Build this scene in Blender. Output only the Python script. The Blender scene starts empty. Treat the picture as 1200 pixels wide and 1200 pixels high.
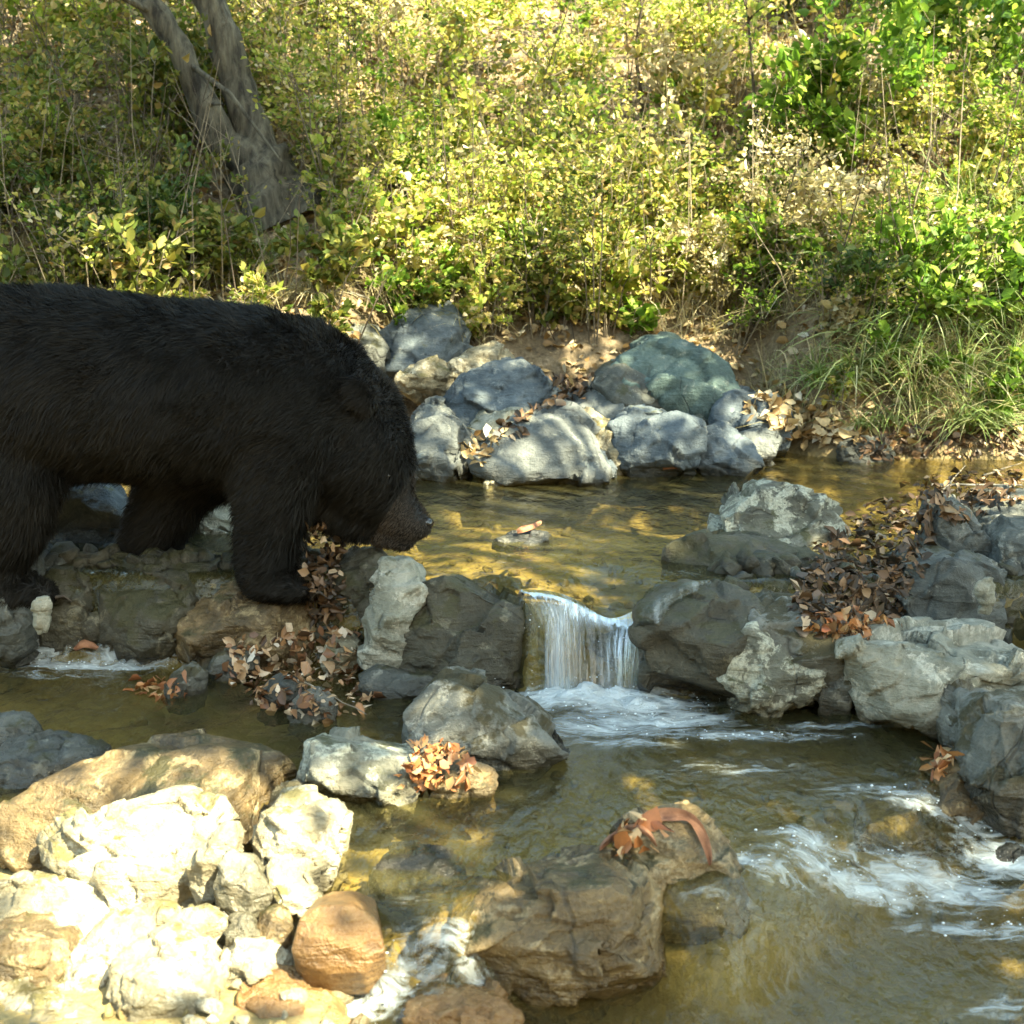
import bpy, bmesh, math, random
import numpy as np
from mathutils import Vector, noise, Matrix
random.seed(7); RNG = np.random.default_rng(7)
C = bpy.context.scene.collection
R = math.radians

# ------------------------------------------------------------------ camera, sky, sun, exposure
FPX = 1563.0; PITCH = R(12.6); CZ = 1.25
cam_d = bpy.data.cameras.new('camera'); cam = bpy.data.objects.new('camera', cam_d); C.objects.link(cam)
cam.location = (0, 0, CZ); cam.rotation_euler = (math.pi/2 - PITCH, 0, 0)
cam_d.sensor_width = 36; cam_d.lens = 36*FPX/1200; cam_d.clip_start = .05; cam_d.clip_end = 500
cam_d.dof.use_dof = True; cam_d.dof.focus_distance = 3.5; cam_d.dof.aperture_fstop = 6.0
bpy.context.scene.camera = cam
SUN_EL = R(51); SUN_AZ = R(134)      # azimuth measured clockwise from +Y: the sun stands to the right, a little behind the camera
S = Vector((math.sin(SUN_AZ)*math.cos(SUN_EL), math.cos(SUN_AZ)*math.cos(SUN_EL), math.sin(SUN_EL)))
w = bpy.data.worlds.new('World'); bpy.context.scene.world = w; w.use_nodes = True
wn = w.node_tree; sky = wn.nodes.new('ShaderNodeTexSky'); sky.sky_type = 'NISHITA'; sky.sun_disc = False
sky.sun_elevation = SUN_EL; sky.sun_rotation = SUN_AZ
bg = wn.nodes['Background']; tint = wn.nodes.new('ShaderNodeMix'); tint.data_type = 'RGBA'; tint.blend_type = 'MULTIPLY'; tint.inputs[0].default_value = 1; tint.inputs[7].default_value = (1.0, 1.0, .74, 1)
wn.links.new(sky.outputs[0], tint.inputs[6]); wn.links.new(tint.outputs[2], bg.inputs[0]); bg.inputs[1].default_value = .15
sd = bpy.data.lights.new('sun', 'SUN'); sd.energy = 5.0; sd.angle = R(.5); sd.color = (1, .915, .62)
so = bpy.data.objects.new('sun', sd); C.objects.link(so); so.rotation_euler = S.to_track_quat('Z', 'Y').to_euler()
vs = bpy.context.scene.view_settings; vs.view_transform = 'Standard'; vs.look = 'None'; vs.gamma = 1; vs.exposure = 2.85
cy = bpy.context.scene.cycles; cy.max_bounces = 4; cy.transparent_max_bounces = 8; cy.caustics_reflective = False; cy.caustics_refractive = False
cy.sample_clamp_indirect = 6

# ------------------------------------------------------------------ pixel helpers (1200 px frame)
cp, sp = math.cos(PITCH), math.sin(PITCH)
def ray(px, py):
    a = (px-600)/FPX; b = -(py-600)/FPX
    return Vector((a, cp + b*sp, -sp + b*cp))
def P(px, py, Y):
    d = ray(px, py); return Vector((d.x*Y/d.y, Y, CZ + d.z*Y/d.y))
def G(px, py, z):
    d = ray(px, py); t = (z-CZ)/d.z; return Vector((d.x*t, d.y*t, z))
def project(v):
    f = v[1]*cp - (v[2]-CZ)*sp; u = v[1]*sp + (v[2]-CZ)*cp
    if f <= .01: return None
    return 600 + v[0]/f*FPX, 600 - u/f*FPX

# ------------------------------------------------------------------ numpy noise
def vnoise(x, y, s=1.0, seed=0):
    x = np.asarray(x)*s; y = np.asarray(y)*s
    xi = np.floor(x).astype(np.int64); yi = np.floor(y).astype(np.int64)
    fx = x-xi; fy = y-yi; fx = fx*fx*(3-2*fx); fy = fy*fy*(3-2*fy)
    def h(a, b):
        n = (a*374761393 + b*668265263 + seed*1442695041) & 0x7fffffff
        n = ((n ^ (n >> 13))*1274126177) & 0x7fffffff
        return ((n ^ (n >> 16)) & 0xffff)/65535.0
    return (h(xi, yi)*(1-fx)+h(xi+1, yi)*fx)*(1-fy) + (h(xi, yi+1)*(1-fx)+h(xi+1, yi+1)*fx)*fy - .5
def fbm(x, y, s, o=4, seed=0):
    r = 0; a = 1
    for i in range(o): r = r + a*vnoise(x, y, s*2**i, seed+i); a *= .5
    return r
def sstep(a, b, x):
    t = np.clip((x-a)/(b-a), 0, 1); return t*t*(3-2*t)

# ------------------------------------------------------------------ object helpers
def tag(o, label=None, cat=None, group=None, kind=None):
    if label: o['label'] = label
    if cat: o['category'] = cat
    if group: o['group'] = group
    if kind: o['kind'] = kind
    return o
def empty(name, loc=(0, 0, 0)):
    o = bpy.data.objects.new(name, None); o.empty_display_size = .1; C.objects.link(o); o.location = loc; return o
def link(name, me, m, parent=None, smooth=True):
    o = bpy.data.objects.new(name, me); C.objects.link(o)
    if m:
        me.materials.append(m)
    if smooth and len(me.polygons): me.polygons.foreach_set('use_smooth', np.ones(len(me.polygons), bool))
    if parent:
        o.parent = parent; o.matrix_parent_inverse = Matrix.Translation(-Vector(parent.location))
    return o
def npmesh(name, V, F):
    V = np.asarray(V, np.float32); F = np.asarray(F, np.int32); k = F.shape[1]
    me = bpy.data.meshes.new(name); me.vertices.add(len(V)); me.vertices.foreach_set('co', V.ravel())
    me.loops.add(F.size); me.loops.foreach_set('vertex_index', F.ravel())
    me.polygons.add(len(F)); me.polygons.foreach_set('loop_start', np.arange(0, F.size, k, dtype=np.int32))
    try: me.polygons.foreach_set('loop_total', np.full(len(F), k, np.int32))
    except Exception: pass
    me.update(calc_edges=True); me.validate(); return me
def remesh(me, voxel, smooth=3):
    o = bpy.data.objects.new('tmp', me); C.objects.link(o)
    m = o.modifiers.new('r', 'REMESH'); m.mode = 'VOXEL'; m.voxel_size = voxel
    s = o.modifiers.new('s', 'SMOOTH'); s.iterations = smooth; s.factor = .5
    dg = bpy.context.evaluated_depsgraph_get(); dg.update()
    out = bpy.data.meshes.new_from_object(o.evaluated_get(dg))
    bpy.data.objects.remove(o); return out

class Geo:                       # gathers quads
    def __init__(s): s.V = []; s.F = []; s.n = 0
    def add(s, V, F):
        s.V.append(np.asarray(V, float).reshape(-1, 3)); s.F.append(np.asarray(F, int).reshape(-1, 4) + s.n); s.n += len(s.V[-1])
    def tube(s, pts, rad, k=6):
        pts = [Vector(p) for p in pts]; n = len(pts); V = []
        for i, p in enumerate(pts):
            t = (pts[min(i+1, n-1)] - pts[max(i-1, 0)])
            if t.length < 1e-9: t = Vector((0, 0, 1))
            t.normalize(); a = t.cross(Vector((.31, .95, .1))); a.normalize(); b = t.cross(a)
            r = rad[i] if hasattr(rad, '__len__') else rad
            for j in range(k):
                an = 2*math.pi*j/k; V.append(p + (a*math.cos(an)+b*math.sin(an))*r)
        F = [(i*k+j, i*k+(j+1) % k, (i+1)*k+(j+1) % k, (i+1)*k+j) for i in range(n-1) for j in range(k)]
        s.add([tuple(v) for v in V], F)
    def mesh(s, name='m'): return npmesh(name, np.concatenate(s.V), np.concatenate(s.F))

LEAF = np.array([[0, 0, 0], [.26, .32, .10], [.22, .68, .08], [0, 1, -.08], [-.22, .68, .08], [-.26, .32, .10]])
LEAFF = np.array([[0, 1, 2, 3], [0, 3, 4, 5]])
JIT = .035
def leaves(geo, pos, axis, up, size, width=1.0):
    """axis = direction of the midrib, up = approximate leaf normal; all (n,3)"""
    n = len(pos)
    if n == 0: return
    a = axis/np.linalg.norm(axis, axis=1, keepdims=True)
    c = np.cross(a, up); c /= (np.linalg.norm(c, axis=1, keepdims=True)+1e-9); u = np.cross(c, a)
    L = LEAF.copy(); sz = np.asarray(size).reshape(-1, 1, 1)
    wd = np.asarray(width)*np.ones(n); curl = RNG.uniform(-1.2, 3.0, n)
    V = pos[:, None, :] + sz*(L[None, :, 0:1]*wd[:, None, None]*c[:, None, :] + L[None, :, 1:2]*a[:, None, :] + L[None, :, 2:3]*curl[:, None, None]*u[:, None, :])
    V = V + RNG.normal(0, 1, V.shape)*sz*JIT
    F = LEAFF[None] + (np.arange(n)*6)[:, None, None]
    geo.add(V.reshape(-1, 3), F.reshape(-1, 4))
def blades(geo, base, dirs, length, width, droop, seg=4):
    """grass blades: base (n,3), dirs (n,3) start direction, droop amount"""
    n = len(base); d = dirs/np.linalg.norm(dirs, axis=1, keepdims=True)
    side = np.cross(d, np.array([0, 0, 1.])); side += RNG.normal(0, .35, side.shape); side /= np.linalg.norm(side, axis=1, keepdims=True)+1e-9
    hz = d.copy(); hz[:, 2] = 0; hz /= np.linalg.norm(hz, axis=1, keepdims=True)+1e-9
    V = []
    L = np.asarray(length)[:, None]; W = np.asarray(width)*np.ones(n); W = W[:, None]; D = np.asarray(droop)[:, None]
    for i in range(seg+1):
        t = i/seg
        p = base + L*(d*t + hz*D*t*t*.5 - np.array([0, 0, 1.])*D*t**2.2*.8)
        ww = W*(1-t**1.6)*.5 + .0003
        V += [p - side*ww, p + side*ww]
    V = np.stack(V, 1); F = []
    for i in range(seg): F.append([2*i, 2*i+1, 2*i+3, 2*i+2])
    F = np.array(F)[None] + (np.arange(n)*(2*seg+2))[:, None, None]
    geo.add(V.reshape(-1, 3), F.reshape(-1, 4))
def rnd_dirs(n, up=0.0):
    v = RNG.normal(0, 1, (n, 3)); v[:, 2] += up; return v/np.linalg.norm(v, axis=1, keepdims=True)

# ------------------------------------------------------------------ materials
def newmat(name):
    m = bpy.data.materials.new(name); m.use_nodes = True; nt = m.node_tree
    for n in list(nt.nodes): nt.nodes.remove(n)
    out = nt.nodes.new('ShaderNodeOutputMaterial'); return m, nt, out
def nd(nt, t, **k):
    n = nt.nodes.new(t)
    for a, v in k.items(): setattr(n, a, v)
    return n
def ramp(nt, fac, stops, interp='LINEAR'):
    r = nd(nt, 'ShaderNodeValToRGB'); cr = r.color_ramp; cr.interpolation = interp
    while len(cr.elements) < len(stops): cr.elements.new(.5)
    for e, (p, c) in zip(cr.elements, stops):
        e.position = p; e.color = (*c, 1) if len(c) == 3 else (c[0],)*3+(1,) if len(c) == 1 else c
    nt.links.new(fac, r.inputs[0]); return r.outputs[0]
def noise_n(nt, vec, scale, detail=4, rough=.55, dist=0):
    n = nd(nt, 'ShaderNodeTexNoise'); n.inputs['Scale'].default_value = scale; n.inputs['Detail'].default_value = detail
    n.inputs['Roughness'].default_value = rough; n.inputs['Distortion'].default_value = dist
    nt.links.new(vec, n.inputs['Vector']); return n.outputs['Fac']
def mathn(nt, op, a, b=None, c=None, clamp=False):
    n = nd(nt, 'ShaderNodeMath', operation=op); n.use_clamp = clamp
    for i, v in enumerate((a, b, c)):
        if v is None: continue
        if isinstance(v, (int, float)): n.inputs[i].default_value = v
        else: nt.links.new(v, n.inputs[i])
    return n.outputs[0]
def mixc(nt, fac, a, b, blend='MIX'):
    n = nd(nt, 'ShaderNodeMix', data_type='RGBA', blend_type=blend)
    for i, v in ((0, fac), (6, a), (7, b)):
        if isinstance(v, (int, float)): n.inputs[i].default_value = v
        elif isinstance(v, tuple): n.inputs[i].default_value = (*v, 1)
        else: nt.links.new(v, n.inputs[i])
    return n.outputs[2]
def maprange(nt, v, a, b, c=0., d=1.):
    n = nd(nt, 'ShaderNodeMapRange'); nt.links.new(v, n.inputs[0])
    for i, x in enumerate((a, b, c, d)): n.inputs[i+1].default_value = x
    return n.outputs[0]
def worldpos(nt): return nd(nt, 'ShaderNodeNewGeometry').outputs['Position']

def rock_mat(name, dark, mid, light, lichen=None, lich_amt=.5, moss=None, moss_amt=.0, wet=.0, wl=-9, rough=.75, scale=1.0):
    """lichen: pale crust in patches; moss on top faces; below wl+few cm the stone is wet and darker"""
    m, nt, out = newmat(name); pos = worldpos(nt); L = nt.links.new
    n1 = noise_n(nt, pos, 5*scale, 6, .6, .6); n2 = noise_n(nt, pos, 28*scale, 5, .65); n3 = noise_n(nt, pos, 130*scale, 4, .7)
    f = mathn(nt, 'ADD', mathn(nt, 'MULTIPLY', n1, .5), mathn(nt, 'MULTIPLY', n2, .35)); f = mathn(nt, 'ADD', f, mathn(nt, 'MULTIPLY', n3, .15))
    col = ramp(nt, f, [(.36, dark), (.5, mid), (.64, light)])
    mpv = nd(nt, 'ShaderNodeMapping'); L(pos, mpv.inputs[0]); mpv.inputs['Rotation'].default_value = (.5, .7, .2); mpv.inputs['Scale'].default_value = (1, 1, 7)
    st = noise_n(nt, mpv.outputs[0], 7*scale, 5, .6, 1.2)
    col = mixc(nt, maprange(nt, st, .56, .72, 0, .45), col, light)
    vor = nd(nt, 'ShaderNodeTexVoronoi'); vor.feature = 'DISTANCE_TO_EDGE'; vor.inputs['Scale'].default_value = 3.2*scale
    wv = nd(nt, 'ShaderNodeVectorMath', operation='ADD'); L(pos, wv.inputs[0])
    nn = nd(nt, 'ShaderNodeTexNoise'); nn.inputs['Scale'].default_value = 4; L(pos, nn.inputs[0])
    sc = nd(nt, 'ShaderNodeVectorMath', operation='SCALE'); sc.inputs['Scale'].default_value = .35; L(nn.outputs['Color'], sc.inputs[0]); L(sc.outputs[0], wv.inputs[1])
    L(wv.outputs[0], vor.inputs['Vector'])
    crk = maprange(nt, vor.outputs['Distance'], 0, .02, 0, 1)
    crk_m = mathn(nt, 'MAXIMUM', crk, maprange(nt, n1, .42, .5, 0, 1))
    col = mixc(nt, mathn(nt, 'MULTIPLY', mathn(nt, 'SUBTRACT', 1, crk_m), .7), col, tuple(c*.3 for c in dark))
    if lichen:
        ln = noise_n(nt, pos, 11*scale, 8, .72, .4)
        lm = maprange(nt, ln, .62-.2*lich_amt, .66-.2*lich_amt)
        lm = mathn(nt, 'MULTIPLY', lm, maprange(nt, n3, .35, .6, .35, 1))
        col = mixc(nt, lm, col, lichen)
    ge = nd(nt, 'ShaderNodeNewGeometry'); sx = nd(nt, 'ShaderNodeSeparateXYZ'); L(ge.outputs['Normal'], sx.inputs[0])
    if moss:
        mm = mathn(nt, 'ADD', noise_n(nt, pos, 9*scale, 6, .7), mathn(nt, 'MULTIPLY', sx.outputs['Z'], .18))
        mk = maprange(nt, mm, .78-.3*moss_amt, .86-.3*moss_amt)
        col = mixc(nt, mk, col, mixc(nt, n3, tuple(c*.5 for c in moss), moss))
    sp_ = nd(nt, 'ShaderNodeSeparateXYZ'); L(pos, sp_.inputs[0])
    wz = mathn(nt, 'ADD', sp_.outputs['Z'], mathn(nt, 'MULTIPLY', n1, -.10))
    wm = maprange(nt, wz, wl-.03, wl+.01, 1, 0)
    wm = mathn(nt, 'MAXIMUM', wm, wet)
    col = mixc(nt, wm, col, mixc(nt, .75, col, (.22, .17, .09), 'MULTIPLY'))
    b = nd(nt, 'ShaderNodeBsdfPrincipled'); L(col, b.inputs['Base Color'])
    L(maprange(nt, wm, 0, 1, rough, .22), b.inputs['Roughness'])
    bp = nd(nt, 'ShaderNodeBump'); bp.inputs['Strength'].default_value = .9; bp.inputs['Distance'].default_value = .012
    hh = mathn(nt, 'ADD', mathn(nt, 'MULTIPLY', n2, 1.0), mathn(nt, 'MULTIPLY', n3, .5)); hh = mathn(nt, 'ADD', hh, mathn(nt, 'MULTIPLY', crk_m, .35)); hh = mathn(nt, 'ADD', hh, mathn(nt, 'MULTIPLY', st, .7))
    L(hh, bp.inputs['Height']); L(bp.outputs[0], b.inputs['Normal']); L(b.outputs[0], out.inputs[0]); return m

def leaf_mat(name, stops, trans=.45, rough=.5, spec=.3):
    m, nt, out = newmat(name); g = nd(nt, 'ShaderNodeNewGeometry')
    col = ramp(nt, g.outputs['Random Per Island'], stops, 'LINEAR')
    vein = noise_n(nt, g.outputs['Position'], 160, 2, .5)
    col = mixc(nt, maprange(nt, vein, .35, .7, 0, .2), col, (.05, .04, .02))
    d = nd(nt, 'ShaderNodeBsdfPrincipled'); nt.links.new(col, d.inputs['Base Color']); d.inputs['Roughness'].default_value = rough; d.inputs['Specular IOR Level'].default_value = spec
    t = nd(nt, 'ShaderNodeBsdfTranslucent'); nt.links.new(mixc(nt, .35, col, (.9, .9, .15), 'MULTIPLY'), t.inputs[0])
    mx = nd(nt, 'ShaderNodeMixShader'); mx.inputs[0].default_value = trans
    nt.links.new(d.outputs[0], mx.inputs[1]); nt.links.new(t.outputs[0], mx.inputs[2]); nt.links.new(mx.outputs[0], out.inputs[0]); return m
def plain_mat(name, a, b, scale=20, rough=.8, bump=.5, stretch=(1, 1, 1), dist=.01):
    m, nt, out = newmat(name); pos = worldpos(nt); mp = nd(nt, 'ShaderNodeMapping'); mp.inputs['Scale'].default_value = stretch; nt.links.new(pos, mp.inputs[0])
    n = noise_n(nt, mp.outputs[0], scale, 6, .65, .3); col = ramp(nt, n, [(.35, a), (.65, b)])
    p = nd(nt, 'ShaderNodeBsdfPrincipled'); nt.links.new(col, p.inputs['Base Color']); p.inputs['Roughness'].default_value = rough
    bp = nd(nt, 'ShaderNodeBump'); bp.inputs['Strength'].default_value = bump; bp.inputs['Distance'].default_value = dist
    nt.links.new(n, bp.inputs['Height']); nt.links.new(bp.outputs[0], p.inputs['Normal']); nt.links.new(p.outputs[0], out.inputs[0]); return m

ZU, ZM, ZL = .35, .13, .0           # the three water levels
M = {}
M['blue'] = rock_mat('blue_grey_stone', (.03, .045, .058), (.07, .09, .105), (.135, .16, .175), (.20, .215, .205), .2, (.10, .10, .04), .15, wl=ZU)
M['bluegreen'] = rock_mat('green_grey_stone', (.03, .05, .05), (.065, .105, .10), (.125, .175, .165), (.20, .235, .21), .2, wl=ZU)
M['grey'] = rock_mat('grey_stone', (.04, .047, .048), (.09, .10, .098), (.165, .175, .165), (.23, .24, .21), .25, wl=ZU)
M['greymid'] = rock_mat('mid_grey_stone', (.055, .055, .045), (.12, .12, .10), (.21, .205, .175), (.30, .29, .24), .2, (.055, .045, .015), .6, wl=ZM)
M['lichen'] = rock_mat('lichen_stone', (.06, .06, .045), (.12, .12, .09), (.26, .25, .20), (.42, .42, .33), .7, (.07, .07, .025), .3, wl=ZM)
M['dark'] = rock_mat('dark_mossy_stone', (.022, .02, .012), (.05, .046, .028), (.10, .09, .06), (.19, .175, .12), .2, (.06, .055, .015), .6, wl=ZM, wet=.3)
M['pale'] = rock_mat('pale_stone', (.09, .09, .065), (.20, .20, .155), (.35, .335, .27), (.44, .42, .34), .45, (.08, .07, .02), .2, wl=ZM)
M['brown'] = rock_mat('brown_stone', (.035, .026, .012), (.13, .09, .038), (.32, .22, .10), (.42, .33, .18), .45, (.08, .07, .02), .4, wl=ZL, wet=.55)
M['shade'] = rock_mat('shaded_grey_stone', (.03, .03, .025), (.065, .07, .062), (.13, .135, .12), (.20, .20, .17), .2, (.05, .05, .02), .3, wl=ZM)  # darker grey for rocks in shade, the shade put into the colour
M['white'] = rock_mat('sunlit_pale_stone', (.09, .075, .04), (.22, .19, .12), (.36, .32, .22), (.46, .42, .31), .5, (.14, .12, .04), .35, wl=ZL)  # lighter stone for sunlit rocks, the sun's glare put into the colour
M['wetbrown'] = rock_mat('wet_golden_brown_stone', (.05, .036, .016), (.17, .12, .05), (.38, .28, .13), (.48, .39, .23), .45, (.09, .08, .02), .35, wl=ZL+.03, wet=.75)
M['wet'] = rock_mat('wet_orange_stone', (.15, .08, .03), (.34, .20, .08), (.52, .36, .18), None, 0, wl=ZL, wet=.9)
M['bark'] = plain_mat('tree_bark', (.014, .012, .008), (.15, .138, .10), 26, .85, 1, (1, 1, .25), .03)
M['twig'] = plain_mat('dry_twig', (.10, .08, .05), (.30, .25, .18), 30, .8)
M['darktwig'] = plain_mat('dark_stem', (.03, .022, .015), (.08, .06, .04), 30, .8)
M['branch'] = plain_mat('bleached_branch', (.10, .095, .08), (.24, .22, .19), 30, .8)
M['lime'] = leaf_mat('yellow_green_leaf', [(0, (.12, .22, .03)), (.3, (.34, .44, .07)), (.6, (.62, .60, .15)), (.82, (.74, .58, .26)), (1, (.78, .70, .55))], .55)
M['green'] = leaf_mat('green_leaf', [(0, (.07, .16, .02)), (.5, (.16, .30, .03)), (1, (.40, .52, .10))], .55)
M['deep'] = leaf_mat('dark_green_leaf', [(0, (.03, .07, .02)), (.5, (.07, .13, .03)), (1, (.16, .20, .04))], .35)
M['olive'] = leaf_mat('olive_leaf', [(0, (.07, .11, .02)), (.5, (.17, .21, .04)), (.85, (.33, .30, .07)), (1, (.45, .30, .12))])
M['grass'] = leaf_mat('grass_blade', [(0, (.10, .18, .04)), (.5, (.24, .34, .11)), (.8, (.40, .46, .22)), (1, (.55, .55, .36))], .35)
M['straw'] = leaf_mat('straw_blade', [(0, (.20, .18, .07)), (.5, (.38, .33, .17)), (1, (.52, .47, .32))], .3)
M['litter'] = leaf_mat('dry_leaf', [(0, (.14, .08, .03)), (.25, (.32, .20, .08)), (.5, (.50, .36, .18)), (.75, (.60, .48, .28)), (.9, (.66, .58, .44)), (1, (.70, .66, .58))], .15, .5, .35)
M['brownleaf'] = leaf_mat('brown_leaf', [(0, (.02, .014, .008)), (.4, (.06, .035, .018)), (.75, (.16, .085, .04)), (.93, (.30, .18, .09)), (1, (.50, .38, .25))], .12, .45, .4)
M['mixleaf'] = leaf_mat('mixed_dry_leaf', [(0, (.05, .025, .012)), (.3, (.20, .09, .04)), (.6, (.42, .24, .11)), (.85, (.58, .45, .31)), (1, (.66, .60, .50))], .15, .4, .4)
M['paleleaf'] = leaf_mat('sunlit_pale_leaf', [(0, (.30, .24, .12)), (.4, (.55, .48, .26)), (.8, (.68, .62, .42)), (1, (.72, .66, .56))], .4)  # pale leaf colour carries the bright sun dapple of the slope
M['orangeleaf'] = leaf_mat('orange_leaf', [(0, (.25, .08, .03)), (.5, (.45, .20, .07)), (1, (.55, .38, .20))], .2, .4, .4)
M['canopy'] = leaf_mat('canopy_leaf', [(0, (.05, .09, .02)), (1, (.14, .18, .04))], .25)

# ------------------------------------------------------------------ stream levels and terrain
_l2 = sorted([(G(px, py, ZM).x, G(px, py, ZM).y) for px, py in ((-100, 938), (200, 935), (335, 940), (400, 1000), (440, 1055), (520, 1075), (620, 1040), (740, 1020), (835, 1025), (920, 975), (1010, 925), (1120, 895), (1250, 890))])
L2X = np.array([-9.]+[a for a, b in _l2]+[9.]); L2Y = np.array([_l2[0][1]]+[b for a, b in _l2]+[_l2[-1][1]])
LIP1 = G(690, 700, ZU).y
XGL, XGR = P(606, 700, LIP1).x, P(800, 700, LIP1).x
def lipf(x): return LIP1 + .02*np.sin(x*9) + .22*sstep(XGL+.03, XGL-.06, x) + .16*sstep(XGR, XGR+.15, x)
def W(x, y):
    """height of the water surface"""
    x = np.asarray(x, float); y = np.asarray(y, float)
    lip = lipf(x) + .018*np.sin(x*31+1)*np.exp(-((x-P(700, 700, LIP1).x)/.15)**2)
    t = np.clip((lip - y + .03)/.10, 0, 1)
    sag = np.exp(-((x-P(722, 700, LIP1).x)/(48/FPX*LIP1))**2)*sstep(lip+.34, lip-.0, y)
    z = ZU - .075*sag - (ZU-ZM-.075*sag)*t**2.2
    l2 = np.interp(x, L2X, L2Y) + .015*np.sin(x*14)
    ln = np.interp(x, [-9, .25, .45, 9], [.13, .13, .30, .30])
    t2 = np.clip((l2-y)/ln, 0, 1); t2 = t2*t2*(3-2*t2)
    return z - (ZM-ZL)*t2
fb = sorted([(G(px, py, ZU).x, G(px, py, ZU).y) for px, py in ((0, 560), (480, 554), (700, 552), (890, 549), (940, 540), (1080, 543), (1200, 543))])
FBX = np.array([-12]+[a for a, b in fb]+[12]); FBY = np.array([4.75]+[b for a, b in fb]+[5.0])
def H(x, y):
    x = np.asarray(x, float); y = np.asarray(y, float)
    w = W(x, y)
    dp = .085 + .05*sstep(.1, .5, np.abs(y-lipf(x))) + .035*sstep(0, .5, y-LIP1-.2) 
    z = w - dp + .03*fbm(x, y, 3.0, 4, 3)
    # far bank and hillside
    d = y - np.interp(x, FBX, FBY)
    d2 = d + .12*fbm(x, y, 1.2, 2, 9)
    oc = sstep(-.75, -.5, x)*sstep(1.25, .95, x)
    bank = ZU - .12 + (.42-.26*oc)*sstep(-.12, .35+.3*oc, d2) + .62*np.clip(d2-.2-.3*oc, 0, 6) + .16*oc*sstep(.55, 1.1, d2) + .42*np.clip(d2-6.2, 0, 60) + .18*fbm(x, y, .8, 4, 5)*sstep(0, 1, d2)
    z = np.where(d2 > -.12, np.maximum(z, bank), z)
    # dam of stones left of the fall and right of it
    x_l = G(560, 700, ZU).x; x_r = G(800, 700, ZU).x
    m = np.maximum(sstep(x_l+.03, x_l-.12, x), sstep(x_r-.03, x_r+.12, x))
    dy = (y-lipf(x)-.06+.04*vnoise(x, y, 5, 8))/.13
    z = np.maximum(z, m*(ZU-.025+.04*vnoise(x, y, 9, 3))*np.exp(-np.abs(dy)**4) - (1-m)*1 - (1-np.exp(-np.abs(dy)**4))*1.0)
    # stone bar in the left foreground
    bm = sstep(-.22, -.38, x + .18*(y-2.2))*sstep(2.42, 2.32, y)
    z = z*(1-bm) + bm*np.maximum(z*(y > 2.3)-.0, .035 + .02*sstep(1.9, 1.6, y) + .02*fbm(x, y, 4, 3, 2))
    # near bank behind and beside the camera
    nb = sstep(1.55, .6, y)
    z = z*(1-nb) + nb*(.1+ .5*np.clip(1.0-y, 0, 30) + .1*fbm(x, y, 1, 3, 6))
    return z
def T(px, py, y0=1.3, y1=30):
    d = ray(px, py); ys = np.arange(y0, y1, .02); xs = d.x*ys/d.y; zs = CZ+d.z*ys/d.y
    h = np.maximum(H(xs, ys), 0); i = np.argmax(zs <= h)
    if zs[i] > h[i]: i = len(ys)-1
    return Vector((xs[i], ys[i], float(h[i])))
def grid(name, xs, ys, fn):
    X, Y = np.meshgrid(xs, ys); Z = fn(X, Y); n, k = X.shape
    V = np.stack([X, Y, Z], -1).reshape(-1, 3); i = np.arange((n-1)*(k-1)); r = i//(k-1); c = i % (k-1); a = r*k+c
    return npmesh(name, V, np.stack([a, a+1, a+k+1, a+k], 1)), V
def axis(parts):
    out = []
    for a, b, s in parts: out += list(np.arange(a, b, s))
    return np.array(out+[parts[-1][1]])
def ground_mat():
    m, nt, out = newmat('stream_bed_and_soil'); pos = worldpos(nt); L = nt.links.new
    s = nd(nt, 'ShaderNodeSeparateXYZ'); L(pos, s.inputs[0])
    n1 = noise_n(nt, pos, 6, 6, .65); n2 = noise_n(nt, pos, 45, 5, .7)
    v = nd(nt, 'ShaderNodeTexVoronoi'); v.inputs['Scale'].default_value = 26; L(pos, v.inputs['Vector'])
    peb = ramp(nt, nd_sep(nt, v.outputs['Color']), [(0, (.10, .08, .035)), (.4, (.19, .155, .065)), (.75, (.29, .235, .11)), (1, (.40, .34, .18))])
    bed = mixc(nt, maprange(nt, n1, .4, .6, .6, 1), peb, (.26, .195, .075))
    bed = mixc(nt, maprange(nt, n2, .5, .75, 0, .6), bed, (.10, .09, .03))
    soil = ramp(nt, mathn(nt, 'ADD', mathn(nt, 'MULTIPLY', n1, .5), mathn(nt, 'MULTIPLY', n2, .5)), [(.35, (.07, .05, .03)), (.5, (.17, .125, .07)), (.65, (.34, .26, .17))])
    col = mixc(nt, maprange(nt, s.outputs['Z'], ZU-.02, ZU+.06), bed, soil)
    p = nd(nt, 'ShaderNodeBsdfPrincipled'); L(col, p.inputs['Base Color']); p.inputs['Roughness'].default_value = .8
    bp = nd(nt, 'ShaderNodeBump'); bp.inputs['Strength'].default_value = .8; bp.inputs['Distance'].default_value = .02
    L(mathn(nt, 'ADD', n2, mathn(nt, 'MULTIPLY', v.outputs['Distance'], -.8)), bp.inputs['Height']); L(bp.outputs[0], p.inputs['Normal']); L(p.outputs[0], out.inputs[0]); return m
def nd_sep(nt, c):
    s = nd(nt, 'ShaderNodeSeparateColor'); nt.links.new(c, s.inputs[0]); return s.outputs[0]
gx = axis([(-80, -12, 3), (-12, -3, .3), (-3, 3, .03), (3, 12, .3), (12, 80, 3)])
gy = axis([(-60, -2, 2), (-2, 1.4, .15), (1.4, 5.6, .025), (5.6, 10, .1), (10, 90, 1.5)])
me, _ = grid('ground', gx, gy, H); tag(link('ground', me, ground_mat()), kind='structure')

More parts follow.
